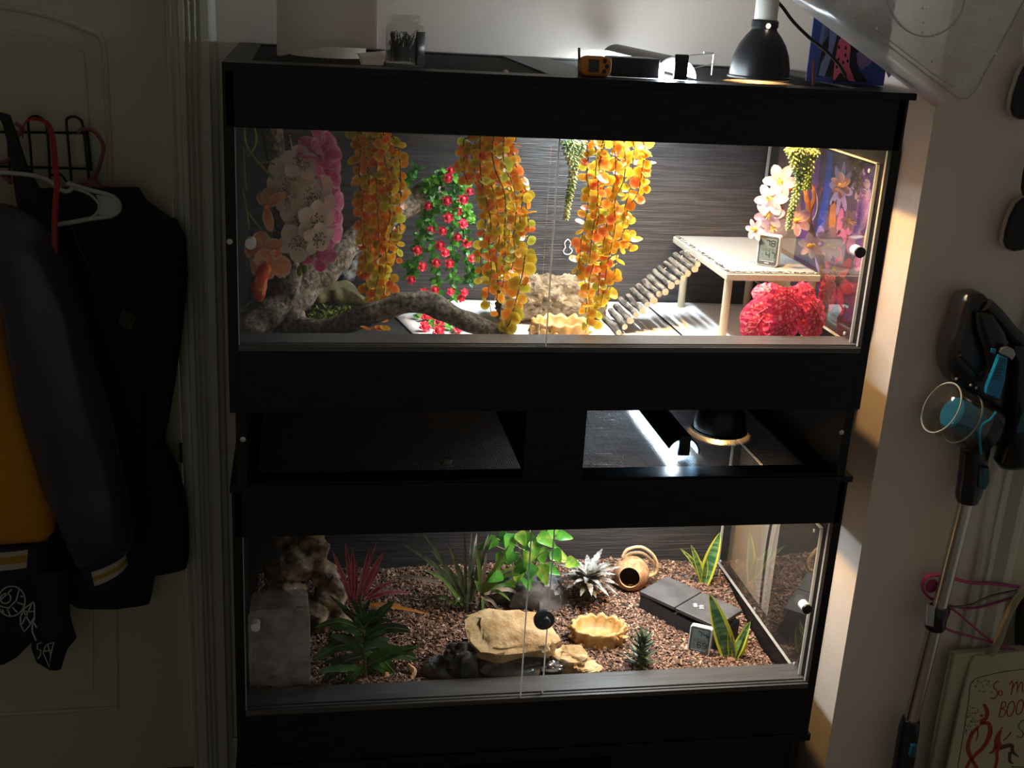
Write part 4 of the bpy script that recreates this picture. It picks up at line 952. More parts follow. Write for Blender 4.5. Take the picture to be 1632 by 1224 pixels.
# --- coconut hide
m_coco = M('coconut_husk', (.30, .14, .06), r=.85, c2=(.50, .27, .13), sc_=80, bump=.9, bs=140, bdist=.003, stretch=(1, 1, .3)); m_cocin = M('coconut_inside', (.10, .055, .03), r=.7, c2=(.22, .13, .08), sc_=20)
m_rope = M('sisal_rope', (.50, .31, .15), r=.8, c2=(.62, .42, .22), sc_=160, bump=.8, bs=180, bdist=.002)
R0 = .044; cc = on(1010, 942)+V((-.004, .02, R0*.86)); ax = V((-.38, -.88, .20)).normalized()
t = thing('coconut_hide', 'hollow coconut shell hide with a round opening and sisal rope loop', 'hide', cc-V((0,0,R0)))
a0 = .62; prof = [(R0*math.sin(a), R0*1.05*math.cos(a)) for a in [a0+(PI-a0)*k/18 for k in range(19)]]
MB().lathe(prof, cc, ax, 36).build('shell', m_coco, t)
inn = [(R0*.86*math.sin(a), R0*.90*math.cos(a)) for a in [.72+(PI-.72)*k/14 for k in range(15)]]
MB().lathe(inn, cc, ax, 32).build('inside', m_cocin, t)
MB().lathe([(prof[0][0], prof[0][1]), (prof[0][0]-.0005, prof[0][1]+.0015), (inn[0][0], inn[0][1]+.001), (inn[0][0], inn[0][1])], cc, ax, 36).build('rim', M('coconut_rim', (.55, .30, .14), r=.7), t)
for k, pts in enumerate(([(992,888),(1000,876),(1022,872),(1040,884),(1048,902),(1044,914),(1032,919)], [(993,890),(1006,882),(1024,882),(1040,896),(1042,908),(1036,916),(1030,922)])):
    MB().tube(spline([at(x, y, cc.y+.004+.012*k) for x, y in pts], 6), .0040, 8, True, .12, 300).build('rope_loop', m_rope, t)
MB().tube(spline([cc+V((-.012,-.02,-.028)), cc+V((0,-.026,-.026)), cc+V((.012,-.02,-.03)), cc+V((.004,-.012,-.026)), cc+V((-.008,-.016,-.022))], 4), .0012, 5).build('straw', m_orl, t)
# --- hide box
m_slate = M('dark_slate', (.055, .052, .052), r=.55, c2=(.085, .08, .078), sc_=20, bump=.3, bs=60, bdist=.002); m_slatd = M('dark_plastic_side', (.025, .026, .032), r=.5, c2=(.04, .04, .046), sc_=30, stretch=(1, 1, .2))
A_, B_ = atz(1021, 942, .205), atz(1063, 919, .205); C_ = atz(1150, 991, .205)
e1 = (B_-A_); e1.z = 0; wl = e1.length; e1.normalize(); e2 = V((e1.y, -e1.x, 0)); e2 = e2 if e2.dot(C_-A_) > 0 else -e2; ln = abs((C_-A_).dot(e2))
hz = sub(1.0, .38)-.01
t = thing('hide_box', 'dark slate topped hide box with a round entrance, beside the coconut', 'hide', A_+e1*wl/2+e2*ln/2+V((0,0,hz-.205)))
def hb(u, v, z): q = A_+e2*u+e1*v; return V((q.x, q.y, z))
MB().prism([hb(0,0,hz), hb(0,wl,hz), hb(ln,wl,hz-.02), hb(ln,0,hz-.02)][::-1], (0,0,.197-hz)).build('box_body', m_slatd, t, smooth=False, bev=.002)
g = ln*.47
MB().prism([hb(-.002,-.002,.196), hb(-.002,wl+.002,.196), hb(g,wl+.002,.196), hb(g,-.002,.196)][::-1], (0,0,.009)).build('slate_plate', m_slate, t, smooth=False, bev=.0015)
MB().prism([hb(g+.0022,-.002,.195), hb(g+.0022,wl+.002,.195), hb(ln+.002,wl+.002,.195), hb(ln+.002,-.002,.195)][::-1], (0,0,.009)).build('slate_plate', m_slate, t, smooth=False, bev=.0015)
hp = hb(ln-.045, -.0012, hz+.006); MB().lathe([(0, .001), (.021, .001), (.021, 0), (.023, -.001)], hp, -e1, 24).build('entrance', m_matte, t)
for q in ((g+.03,.04),(g+.04,.05),(g+.046,.042),(g+.025,.046)):
    MB().blob(hb(q[0], q[1], .2048), (.006,.004,.0012), .4, n=6, m_=8, seed=q[0]*9).build('white_stain', M('white_stain', (.42,.40,.38), r=.7), t)
# --- snake plants
m_snk = M('snake_green', (.045, .13, .05), r=.35, c2=(.16, .28, .11), sc_=60, lo=.45, hi=.58, stretch=(.4, .4, 2.2), transl=.15); m_sny = M('snake_yellow_margin', (.62, .62, .06), r=.35, transl=.2)
snk = lambda t_: (.55+.45*math.sin(PI*min(1, t_*.9+.15)))*max(.02, 1-t_**5)
b1 = on(1122, 930); t = thing('snake_plant', 'small snake plant against the back wall of the lower terrarium', 'plant', b1)
for b, tip, w, bw, n_ in (((1121,930),(1148,848),.036,.004,(-.6,-1,.1)), ((1120,928),(1101,868),.020,.004,(.3,-1,.3)), ((1119,926),(1084,874),.012,.012,(0,-1,.6)), ((1120,930),(1126,890),.018,.002,(.1,-1,.1))):
    lpx(t, 'leaf', (*b, b1.y), (*tip, b1.y-.01), w, [m_snk, m_sny], bw, snk, 1, nrm=n_, fold=.3, n=12)
b2 = on(1168, 1050); t = thing('snake_plant', 'bright yellow edged snake plant at the front right beside the hygrometer', 'plant', b2)
for b, tip, w, bw, n_ in (((1163,1052),(1130,946),.050,-.004,(.35,-1,.1)), ((1166,1052),(1196,990),.026,-.008,(-.9,-1,.4)), ((1168,1053),(1162,1000),.022,.0,(.0,-1,.2)), ((1172,1055),(1192,1000),.030,.002,(.5,-1,-.1)), ((1164,1053),(1152,1008),.018,.0,(.0,-1,.1))):
    lpx(t, 'leaf', (*b, b2.y+.005), (*tip, b2.y+U(.0,.02)), w, [m_snk, m_sny], bw, snk, 1, nrm=n_, fold=.35, n=12)
MB().blob(b2+V((-.012,-.012,.004)), (.013,.009,.007), .3, n=8, m_=10).build('root_bark', CH[1], t)
# --- hygrometer, dish, aloe
h = on(1113, 1040); hygrometer('white digital hygrometer reading 74.8 and 69 standing in the bark chips', h+V((0,0,-.002)), math.radians(-30), math.radians(10), .050, .066, .018, '74', '69', '8')
d = on(952, 1018); dish('water_dish', 'tan resin rock water dish in front of the silvery plant', d+V((0,0,-.008)), .062, .046, m_res, 3.1, m_water)
ab = on(1020, 1062); m_al = M('aloe_leaf', (.05, .085, .05), r=.5, c2=(.17, .21, .13), sc_=50, transl=.1)
t = thing('spiky_succulent', 'small spiky grey green succulent in front of the water dish', 'succulent', ab)
for i in range(42):
    k = i/41; a = i*2.4; el = .15+.75*k; z = .004+.070*k; d = V((math.cos(a)*math.cos(el), math.sin(a)*math.cos(el), math.sin(el))); L = .046*(1-.4*k)
    b_ = ab+V((0,0,z)); s_ = d.cross(V((0,0,1))).normalized(); up_ = s_.cross(d); mb = MB()
    mb.tube(spline([b_, b_+d*L*.5-V((0,0,.002)), b_+d*L+V((0,0,.003))], 3), interp([.0052, .0042, .0004], 6), 5, True, flat=.6); mb.build('leaf', m_al, t)
MB().tube([ab+V((0,0,-.01)), ab+V((0,0,.075))], .005, 7).build('stem', m_al, t)
# --- rocks
m_sand = M('sandstone', (.40, .24, .10), r=.85, c2=(.58, .40, .20), sc_=22, bump=1, bs=40, bdist=.006); m_gloss = M('wet_black_rock', (.035, .033, .030), r=.16, c2=(.12, .105, .09), sc_=12, bump=.5, bs=18, bdist=.006); m_slt = M('grey_slate_rock', (.075, .068, .062), r=.6, c2=(.15, .14, .13), sc_=14, bump=.8, bs=24, bdist=.006)
def rock(name, label, c, rad, mat, seed, nz=.28, nf=1.6, R_=None, boxy=.75, fl=0):
    o = MB().blob(c, rad, nz, nf, 22, 32, seed, R_, boxy).build(name, mat, None, sharp=.5); tag(o, label, 'rock'); return o
Rz = lambda a, b=0: Matrix.Rotation(a, 3, 'Z') @ Matrix.Rotation(b, 3, 'X')
c = at(815, 1012, .15); rock('flat_sandstone', 'big flat tan sandstone lying across the black glossy rocks', c, (.098, .060, .026), m_sand, 2, .22, 1.8, Rz(.10, .34), .7)
c = at(832, 1066, .135); rock('cave_rock', 'black glossy cave rock under the big flat sandstone', V((c.x-.012, .135, .158)), (.092, .050, .036), m_gloss, 5, .3, 1.8, Rz(.1), .8)
c = at(738, 1058, .125); rock('wet_rock', 'shiny grey black boulder left of the big flat sandstone', c+V((0,0,.0)), (.042, .034, .048), m_gloss, 9, .34, 1.7, Rz(.5), .8)
c = at(702, 1066, .13); rock('wet_rock', 'rounded dark grey rock at the left end of the rock pile', V((c.x, .125, .158)), (.036, .032, .024), m_slt, 4, .3, 1.5, Rz(.2), .85)
c = at(912, 1050, .115); rock('small_sandstone', 'small tan rock with a dark hollow right of the black cave', V((c.x-.004, .125, .166)), (.046, .032, .026), m_sand, 12, .36, 1.9, Rz(-.3, .2), .8)
c = at(938, 1066, .10); rock('small_sandstone', 'low tan stone slab at the right end of the rock pile', V((c.x, .105, .157)), (.030, .022, .014), m_sand, 15, .3, 1.6, Rz(.3), .7)
c = at(885, 1052, .092); rock('hollow_rock', 'dark curved stone between the cave rock and the small tan rock', V((c.x, .10, .166)), (.026, .016, .016), m_gloss, 17, .4, 1.8, Rz(.2), .9)
c = on(850, 975); rock('slate_rock', 'grey slate boulder behind the big flat sandstone', c+V((0, .05, .012)), (.085, .05, .055), m_slt, 21, .3, 1.6, Rz(-.2), .8)
c = on(890, 955); rock('slate_rock', 'dark grey slate stone below the green vine', c+V((-.03, .04, .01)), (.05, .045, .034), m_slt, 24, .3, 1.7, Rz(.6), .8)
# --- fibre ring and cloudy tub
m_fib = M('coir_ring', (.52, .24, .11), r=.9, c2=(.66, .36, .19), sc_=90, bump=1, bs=150, bdist=.004)
c = on(637, 1078); pts = [c+V((.027*math.cos(a), -.004+.010*math.sin(a)*.0, .004+.027*math.sin(a))) for a in [math.radians(150+260*k/22) for k in range(23)]]
pts = [c+V((.030*math.cos(a), .020*math.sin(a), .006+.012*math.sin(a))) for a in [math.radians(175+240*k/22) for k in range(23)]]
tag(MB().tube(pts, .0065, 9, True, .4, 160).build('coir_ring', m_fib), 'curved orange coconut fibre ring left of the rock pile', 'ring')
m_tub = glassmat('cloudy_plastic', (.9, .9, .88), rough=.25, haze=.5, hazec=(.74, .68, .62), hn=.55)
tx0, tx1 = .022, at(493, 1050, .10).x; tz0 = .130; tz1 = at(440, 972, .10).z
t = thing('cloudy_tub', 'cloudy translucent plastic tub standing in the front left corner', 'tub', ((tx0+tx1)/2, .14, tz0))
P = Plane(((tx0+tx1)/2, .10, (tz0+tz1)/2), (1,0,0), (0,0,1))
mb = MB(); w_, h_ = tx1-tx0, tz1-tz0
o_, i_ = rrect(w_, h_, .016, 6), rrect(w_-.004, h_-.004, .014, 6); n = len(o_)
vs = [P.w(u, v, 0) for u, v in o_] + [P.w(u*.96, v*.96, -.09) for u, v in o_]
mb.add(vs, [(i, (i+1) % n, n+(i+1) % n, n+i) for i in range(n)] + [tuple(range(n)), tuple(range(2*n-1, n-1, -1))]); mb.build('wall', m_tub, t, sharp=.8)
mb = MB(); mb.tube([P.w(u*1.0, v*1.0, .001) for u, v in o_+[o_[0]]], .0022, 6); mb.build('rim', m_tub, t)
mb = MB()
for i in range(46):
    u, v = rnd.gauss(0, w_*.22), rnd.gauss(0, h_*.24); mb.blob(P.w(u, v, -.03+U(-.02,.02)), (U(.003,.010), U(.003,.006), U(.003,.010)), .5, n=6, m_=8, seed=i)
mb.build('moss_bits', M('pale_sphagnum', (.34, .28, .24), r=.8), t, kind='stuff')

# small round cap lying on the lower screen lid
c = atz(713, 741, .653); o = MB().lathe([(0, 0), (.013, 0), (.013, .003), (.009, .005), (.009, .013), (.0075, .014), (0, .014)], c, n=24).build('round_cap', M('grey_clear_cap', (.20, .21, .20), r=.2)); tag(o, 'small round cap lying on the lower screen lid', 'cap')
# ================================================================ on top of the upper terrarium
LT = 1.4092
m_paper = M('paper_towel', (.82, .78, .71), r=.85, bump=.25, bs=220, bdist=.0008, transl=.55)
t = thing('paper_towel_roll', 'white paper towel roll with a loose curling sheet, at left on the upper terrarium', 'paper towel', (.18, .22, LT))
c = V((.178, .265, LT))
MB().lathe([(.022, .001), (.070, .001), (.070, .279), (.022, .279), (.022, .001)], c, n=40).build('roll', m_paper, t)
xl, xr = at(446, 60, .175).x, at(602, 60, .165).x
base = spline([V((xl-.004, .255, 0)), V((xl-.005, .215, 0)), V((xl, .180, 0)), V((xl+.05, .170, 0)), V((xl+.12, .166, 0)), V((xr-.006, .165, 0)), V((xr, .172, 0)), V((xr-.004, .190, 0))], 7); nb = len(base)-1
def shf(u, v):
    i = u*nb; k = min(int(i), nb-1); p = base[k].lerp(base[k+1], i-k); z0 = LT+.002+.021*min(1, max(0, (u-.30)/.2))
    return V((p.x-.012*v*u*u+.003*math.sin(v*3)*u, p.y+.002*math.sin(7*u+3*v), z0+(.285-(z0-LT))*v))
MB().grid(shf, 48, 14).build('loose_sheet', m_paper, t, solid=.0006)
def crl(u, v):
    a = at(602, 84, .165).lerp(at(566, 86, .150), v); b = at(610, 100, .075).lerp(at(575, 106, .062), v); q = a.lerp(b, u)
    q.z = max(LT+.001, a.z*(1-u)+(LT+.001)*u + .012*math.sin(PI*u)*(1-.4*v)); q.x += .010*math.sin(PI*u)*(1-v); return q
MB().grid(crl, 14, 8).build('curled_corner', m_paper, t, solid=.0006)
# jar of pins
t = thing('pin_jar', 'open clear jar full of dark hair pins beside the paper towel', 'jar', (.308, .09, LT))
jc = V((.306, .09, LT)); R1, H1 = .0345, .086
m_jar = glassmat('jar_plastic', (.95, .95, .94), ior=1.5, haze=.05, hazec=(.7, .7, .7))
MB().lathe([(0, .001), (.030, .001), (R1, .004), (R1, .066), (.0325, .070), (.0275, .072), (.0275, .074), (.0290, .0755), (.0275, .077), (.0290, .0795), (.0275, .081), (.0275, H1), (.0260, H1), (.0258, .071), (.031, .067), (.0325, .064), (.0325, .006), (0, .004)], jc, n=36).build('jar_body', m_jar, t)
lab = MB(); n = 10
A_ = [math.radians(-62+62*i/n) for i in range(n+1)]
lab.add([jc+V((math.cos(a)*(R1+.0004), math.sin(a)*(R1+.0004), z)) for z in (.005, .060) for a in A_], [(i, i+1, n+2+i, n+1+i) for i in range(n)]); lab.build('jar_label', M('dark_label', (.012, .014, .02), r=.4), t, solid=.0005)
m_pin = M('hair_pin', (.035, .032, .03), r=.35, metal=.7)
pins = MB()
for i in range(70):
    a, rr = U(0, 2*PI), .026*math.sqrt(rnd.random()); p = jc+V((rr*math.cos(a), rr*math.sin(a), U(.006, .020))); top = jc+V((.024*math.cos(a+U(-1,1)), .024*math.sin(a+U(-1,1)), U(.034, .058)))
    s_ = V((U(-1,1), U(-1,1), 0)).normalized()*.003
    pins.tube([p-s_, top-s_*1.2, top+V((0,0,.003)), top+s_*1.2, p+s_], .0007, 4)
pins.build('hair_pins', m_pin, t, kind='stuff')
# sticks
m_stick = M('red_brown_stick', (.16, .05, .03), r=.6)
for lab, x, yb, yt, y in (('thin reddish brown upright stick beside the orange device', 923, 124, 76, .05), ('thin reddish brown upright stick beside the canvas', 1296, 137, 96, .09)):
    b_ = at(x, yb, y); b_.z = LT; tp = at(x, yt, y); tag(MB().tube([b_, tp], .0024, 6).build('upright_stick', m_stick, None), lab, 'stick')
# orange device
m_org = M('orange_plastic', (.62, .22, .035), r=.4)
b_ = atz(946, 126, LT); b_.y = .045; dv = V((at(946, 124, .045).x, .045, LT))
t = thing('orange_thermometer', 'small orange handheld device with dark screen and buttons on the upper terrarium', 'device', dv)
P = Plane(dv+V((0, -.006, .0185)), (1, 0, 0), (0, .12, 1))
mb = MB(); P.poly(mb, rrect(.057, .035, .012), -.018, .006); mb.build('case', m_org, t, bev=.003)
mb = MB(); P.poly(mb, [(u-.004, v) for u, v in rrect(.019, .022, .001)], .006, .0068); mb.build('screen', M('dark_screen', (.045, .045, .04), r=.25), t)
for u, v in ((.0155, .009), (.0195, .0), (.0150, -.009)):
    mb = MB(); P.poly(mb, [(u+a, v+b) for a, b in rrect(.006, .0075, .0025)], .006, .008); mb.build('button', m_black, t)
bx0, bx1 = at(974, 120, .07).x, at(1050, 120, .07).x
o = box('black_box', (bx0, .07, LT), (bx1, .13, LT+.034), m_black, None, bev=.0015); tag(o, 'flat black box between the orange device and the glowing light bar', 'box')
# canvas on the lid
t = thing('leaning_canvas', 'canvas with pink, black and blue swirls standing on the upper terrarium at right', 'painting', (1.18, .17, LT))
P = Plane((1.105, .205, LT+.0005), (.138, -.05, 0), (0, .06, 1)); m_cb = M('canvas_blue', (.035, .06, .26), r=.6)
mb = MB(); P.poly(mb, [(0,0), (.148,0), (.148,.21), (0,.21)], -.016, 0); mb.build('canvas', m_cb, t, smooth=False)
C2 = dict(CM); C2['pink'] = M('print_pink', (.62, .12, .22), r=.55); C2['pale'] = M('print_pale_blue', (.16, .20, .42), r=.55); C2['lil'] = M('print_violet', (.22, .13, .34), r=.55); C2['blk'] = CM['blk']
uv = lambda pts: [P.px(1300+x/4.9157, y/4.9157) for x, y in pts]
shp(P, t, 'print_shape', 'blk', .0004, [uv([(8,600),(60,330),(90,60),(130,-120),(470,-120),(470,60),(330,330),(330,600)])], mats=C2)
shp(P, t, 'print_shape', 'pale', .0008, [uv([(20,590),(40,500),(100,380),(120,120),(160,-60),(300,-120),(260,160),(180,230),(130,420),(70,600)])], mats=C2)
shp(P, t, 'print_shape', 'lil', .0008, [uv([(320,420),(390,350),(450,330),(470,400),(430,500),(360,545),(325,500)]), uv([(540,500),(590,470),(600,580),(570,610),(550,560)])], mats=C2)
shp(P, t, 'print_shape', 'blk', .0012, [uv([(130,600),(140,420),(190,240),(240,190),(290,230),(310,480),(340,560),(410,640),(300,640),(200,640),(140,640)]), uv([(330,400),(345,270),(410,340),(400,380),(375,355),(360,400),(345,370)])], mats=C2)
shp(P, t, 'print_shape', 'pink', .0016, [uv([(135,620),(150,480),(180,320),(215,270),(250,290),(272,370),(262,520),(310,640),(260,632),(220,580),(190,570),(150,630)])], mats=C2)
shp(P, t, 'print_shape', 'blk', .002, [uv(ell(x, y, 9, 15, 0, 10)) for x, y in ((182,370),(235,375),(232,432),(178,465),(215,490),(250,480),(165,525))], mats=C2)
rays = MB()
for k in range(11):
    a = uv([(84, 60), (96+k*5-10*(k > 5), 60)])[0]; q = uv([(78+k*4, 70+k*18), (30-k*1.5+6, 330+k*9-40)]); P.stroke(rays, q, .0012, .0004, .0010)
rays.build('print_rays', C2['pale'], t, smooth=False)
# dark board and cord in the gap beside the lower terrarium
o = box('dark_board', (1.300, .215, ZF), (1.318, .455, .56), M('dark_board', (.016, .015, .014), r=.6), None, bev=.002); tag(o, 'dark board standing in the gap, seen through the lower side window', 'board')
tag(MB().tube(spline([V((1.31, .53, .60)), V((1.312, .525, .42)), V((1.30, .50, .34)), V((1.302, .515, .22)), V((1.31, .52, -.1)), V((1.31, .52, ZF+.01))], 6), .0035, 7).build('black_cable', m_cord), 'black cable hanging down the wall behind the lower side window', 'cable')
# ---------------------------------------------------------------- hanging clear tub lid, upper right
m_clear = glassmat('frosted_tub', (.86, .85, .82), rough=.18, haze=.42, hazec=(.66, .62, .57), hn=.12)
pc = at(1538, 160, -.10); t = thing('clear_tub', 'frosted clear plastic tub with water droplets hanging at the upper right', 'tub', pc)
ra = (at(1330, 10, -.08)-pc); rb = (at(1632, -24, -.05)-pc); ra.normalize()
P = Plane(pc, -ra, rb)   # u runs from upper left down to the corner, v up to the right
uvp = lambda x, y: P.px(x, y)
out = [uvp(x, y) for x, y in ((1300,-14),(1515,148),(1528,157),(1541,157),(1553,147),(1640,-14),(1720,-170),(1500,-320))]
nrm_s = 1 if P.n.dot(CAM-pc) > 0 else -1
mb = MB(); P.poly(mb, out, 0, -.003*nrm_s); mb.build('base', m_clear, t)
cu, cv = sum(u for u, v in out)/len(out), sum(v for u, v in out)/len(out)
mb = MB(); k = len(out); o2 = [(cu+(u-cu)*1.04, cv+(v-cv)*1.04) for u, v in out]
mb.add([P.w(u, v, 0) for u, v in out]+[P.w(u, v, -.07*nrm_s) for u, v in o2], [(i, (i+1) % k, k+(i+1) % k, k+i) for i in range(k)]); mb.build('wall', m_clear, t, solid=.0015)
mb = MB(); mb.tube([P.w(u, v, .0005*nrm_s) for u, v in out+[out[0]]], .0016, 6); mb.build('rim', m_clear, t)
mb = MB(); inn = [uvp(x, y) for x, y in ((1385,40),(1440,82),(1500,128),(1520,138))]; mb.tube([P.w(u, v, .0008*nrm_s) for u, v in inn], .001, 5); mb.build('seam', m_clear, t)
cc_ = uvp(1476, -14); rr = P.px(1476, 58); rad_ = math.hypot(rr[0]-cc_[0], rr[1]-cc_[1])
mb = MB(); mb.tube([P.w(cc_[0]+rad_*math.cos(a), cc_[1]+rad_*math.sin(a), .0008*nrm_s) for a in [2*PI*i/48 for i in range(49)]], .0018, 6); mb.build('ring', m_clear, t)
m_drop = M('water_drop', (.80, .78, .74), r=.08)
mb = MB(); dr = random.Random(4)
for i in range(90):
    x, y = dr.uniform(1345, 1610), dr.uniform(0, 150)
    if y < (x-1322)*.735-2 and y < 150-(x-1553)*1.75 and y > -20: 
        u, v = uvp(x, y); mb.blob(P.w(u, v, .0008*nrm_s), [dr.uniform(.0008, .0022)]*3, 0, n=5, m_=7)
mb.build('droplets', m_drop, t, kind='stuff')
# ================================================================ right side
# hanging black oval paddles
m_rimp = M('pale_rim', (.42, .38, .32), r=.5)
def paddle(label, pts, tail, pale):
    Y = .075; t = thing('oval_paddle', label, 'paddle', at(*pts[0], Y)); q = [at(x, y, Y) for x, y in pts]
    MB().prism(q, (0, -.012, 0)).build('face', m_matte, t, smooth=False, bev=.003)
    ct = sum(q, V((0,0,0)))/len(q)
    MB().prism([ct+(p-ct)*1.05+V((0,.012,0)) for p in q], (0, -.012, 0)).build('rim', m_rimp, t, smooth=False, bev=.002)
    p = [at(x, y, .08) for x, y in tail]
    MB().tube(p, .008 if pale else .004, 8).build('handle' if pale else 'chain', m_white if pale else m_matte, t)
paddle('black oval paddle with white handle at the upper right edge', [(1632,102),(1622,122),(1613,150),(1609,172),(1612,184),(1620,189),(1640,190),(1660,180),(1668,150),(1660,115),(1648,102)], [(1640,104),(1637,70),(1640,20)], 1)
paddle('black oval paddle with pale rim hanging by a dark chain at the right edge', [(1630,314),(1618,324),(1607,345),(1600,368),(1598,385),(1602,395),(1612,399),(1626,397),(1640,385),(1650,360),(1652,335),(1644,318)], [(1634,318),(1630,300),(1632,282),(1640,240)], 0)
# cordless vacuum
t = thing('stick_vacuum', 'black and blue cordless stick vacuum standing against the right wall', 'vacuum', at(1440, 1180, .05))
m_vb = M('vacuum_black', (.010, .010, .012), r=.24); m_blue = M('vacuum_blue', (.01, .21, .42), r=.3); m_teal = M('vacuum_teal', (.01, .07, .10), r=.4); m_cup = glassmat('dust_cup', (.84, .84, .80), haze=.05, hazec=(.3, .3, .28), ior=1.6)
def lrows(rows, Y, n=20, ex=2.4): return [(at(a, y, Y), at(b, y, Y), th) for y, a, b, th in rows]
MB().loft(lrows([(463,1540,1556,.03),(466,1531,1562,.05),(474,1525,1569,.07),(488,1521,1575,.075),(502,1517,1578,.075),(515,1514,1572,.075),(530,1509,1568,.08),(548,1504,1572,.085),(570,1500,1596,.09),(588,1502,1606,.09),(604,1511,1610,.085),(622,1530,1612,.08),(645,1550,1612,.075),(668,1562,1616,.07),(690,1570,1628,.07),(705,1578,1634,.06)], .055), 32, 3.6, .002, 20).build('motor_body', m_vb, t, sharp=.5)
MB().tube([at(x, y, .002) for x, y in ((1530,566),(1543,580),(1552,588),(1562,598),(1566,592))], .0028, 6).build('body_ridge', m_vb, t)
MB().loft(lrows([(500,1556,1580,.02),(530,1560,1600,.03),(560,1570,1606,.03),(590,1574,1600,.02)], .0), 14, 3).build('grip_side', m_vb, t)
for x, y in ((1499,604),(1547,614),(1556,618)): MB().blob(at(x+25 if x < 1510 else x, y, .008), (.003,.002,.003), 0, n=6, m_=8).build('screw', m_screw, t)
hp = [(1570,486),(1590,506),(1612,532),(1640,556)]
MB().tube(spline([at(x, y, .02) for x, y in hp], 5), .016, 10).build('carry_handle', m_vb, t)
MB().loft(lrows([(548,1606,1650,.03),(575,1610,1660,.06),(640,1602,1660,.07),(700,1600,1660,.07),(735,1588,1650,.06),(745,1594,1630,.03)], .02), 24, 3).build('battery_grip', m_vb, t, sharp=.9)
P = Plane(at(1590, 600, -.028), (1, -.25, 0), (0, 0, 1)); pv = lambda pts: [P.px(1470+x/3.827, 460+y/3.827) for x, y in pts]
mb = MB(); P.poly(mb, pv([(466,405),(520,420),(500,560),(470,672),(385,640),(390,600),(430,500)]), -.012, .003); mb.build('blue_panel', m_blue, t, bev=.0015)
for k in range(7):
    for j in range(3):
        x = 470+j*14-(k*7)+(k % 2)*6; y = 425+k*19
        mb = MB(); P.poly(mb, pv([(x,y),(x+8,y+2),(x+5,y+14),(x-3,y+12)]), .003, .0036); mb.build('vent_hole', m_teal, t)
mb = MB(); P.poly(mb, pv([(468,395),(480,362),(520,352),(560,372),(570,402),(545,440),(525,420)]), -.012, .002); mb.build('silver_cap', M('silver_plastic', (.30, .29, .28), r=.25, metal=.7), t, bev=.002)
mb = MB(); P.poly(mb, pv([(420,365),(450,368),(446,398),(418,392)]), -.003, .0005); mb.build('power_button', m_blue, t, bev=.001)
mb = MB(); P.poly(mb, pv([(590,790),(622,735),(640,870),(575,880)]), -.003, .003); mb.build('teal_panel', m_teal, t, bev=.001)
ca, cb_ = at(1497, 648, .02), at(1553, 676, .02); ax = (cb_-ca).normalized(); Lc = (cb_-ca).length
MB().lathe([(0, -.008), (.040, -.007), (.050, -.001), (.055, .010), (.055, Lc), (.053, Lc), (.053, .010), (.048, .001), (.0, -.005)], ca, ax, 36).build('dust_cup', m_cup, t)
MB().lathe([(.0535, .004), (.0562, .004), (.0562, .006), (.0535, .006), (.0535, .004)], ca, ax, 36).build('cup_ring', M('cup_ring', (.34, .33, .30), r=.2), t)
MB().lathe([(.0545, Lc*.62), (.0558, Lc*.62), (.0558, Lc*.66), (.0545, Lc*.66), (.0545, Lc*.62)], ca, ax, 36).build('cup_ring', M('cup_seam', (.25, .25, .23), r=.2), t)
MB().lathe([(0, .030), (.030, .030), (.034, .034), (.036, Lc), (0, Lc)], ca, ax, 28).build('blue_filter', m_blue, t)
MB().lathe([(.0, Lc*.98), (.056, Lc*.98), (.058, Lc+.012), (.056, Lc+.026), (.0, Lc+.026)], ca, ax, 36).build('collar', m_vb, t)
ps = spline([at(x, y, -.045) for x, y in ((1588,656),(1579,668),(1567,676),(1562,690),(1562,708),(1564,724))], 5); MB().tube(ps, .0025, 7).build('blue_trim', m_blue, t)
MB().loft(lrows([(694,1534,1580,.05),(715,1533,1576,.05),(740,1531,1571,.05),(770,1527,1567,.048),(790,1524,1561,.046),(800,1526,1556,.04)], .05), 20, 2.2).build('neck', m_vb, t, sharp=.9)
MB().loft(lrows([(742,1558,1573,.03),(752,1557,1574,.034),(766,1557,1573,.034),(776,1557,1567,.03)], .03), 12, 3).build('release_button', m_teal, t)
w0, w1 = at(1541, 794, .05), at(1449, 1160, .05)
MB().tube([w0, w1], .0162, 24).build('wand', m_steel, t)
ck0, ck1 = at(1497, 966, .05), at(1489, 1002, .05); MB().tube([ck0, ck0.lerp(ck1, .1), ck0.lerp(ck1, .9), ck1], [.020, .0225, .0225, .020], 24).build('clip', m_vb, t)
P2 = Plane(at(1484, 983, .026), _r, _u); mb = MB(); P2.poly(mb, [P2.px(x, y) for x, y in ((1478,963),(1490,967),(1487,999),(1476,996))], -.006, .003); mb.build('clip_plate', M('grey_plate', (.30, .29, .27), r=.4), t, bev=.001)
MB().tube([at(1452, 1146, .05), at(1449, 1158, .05), at(1440, 1215, .05), at(1425, 1300, .05)], [.020, .023, .024, .024], 20).build('lower_joint', m_vb, t)
mb = MB(); q = at(1455, 1196, .022); MB().box((q.x-.007, q.y-.004, q.z-.016), (q.x+.007, q.y+.010, q.z+.016)).build('release_button', m_teal, t, bev=.002)
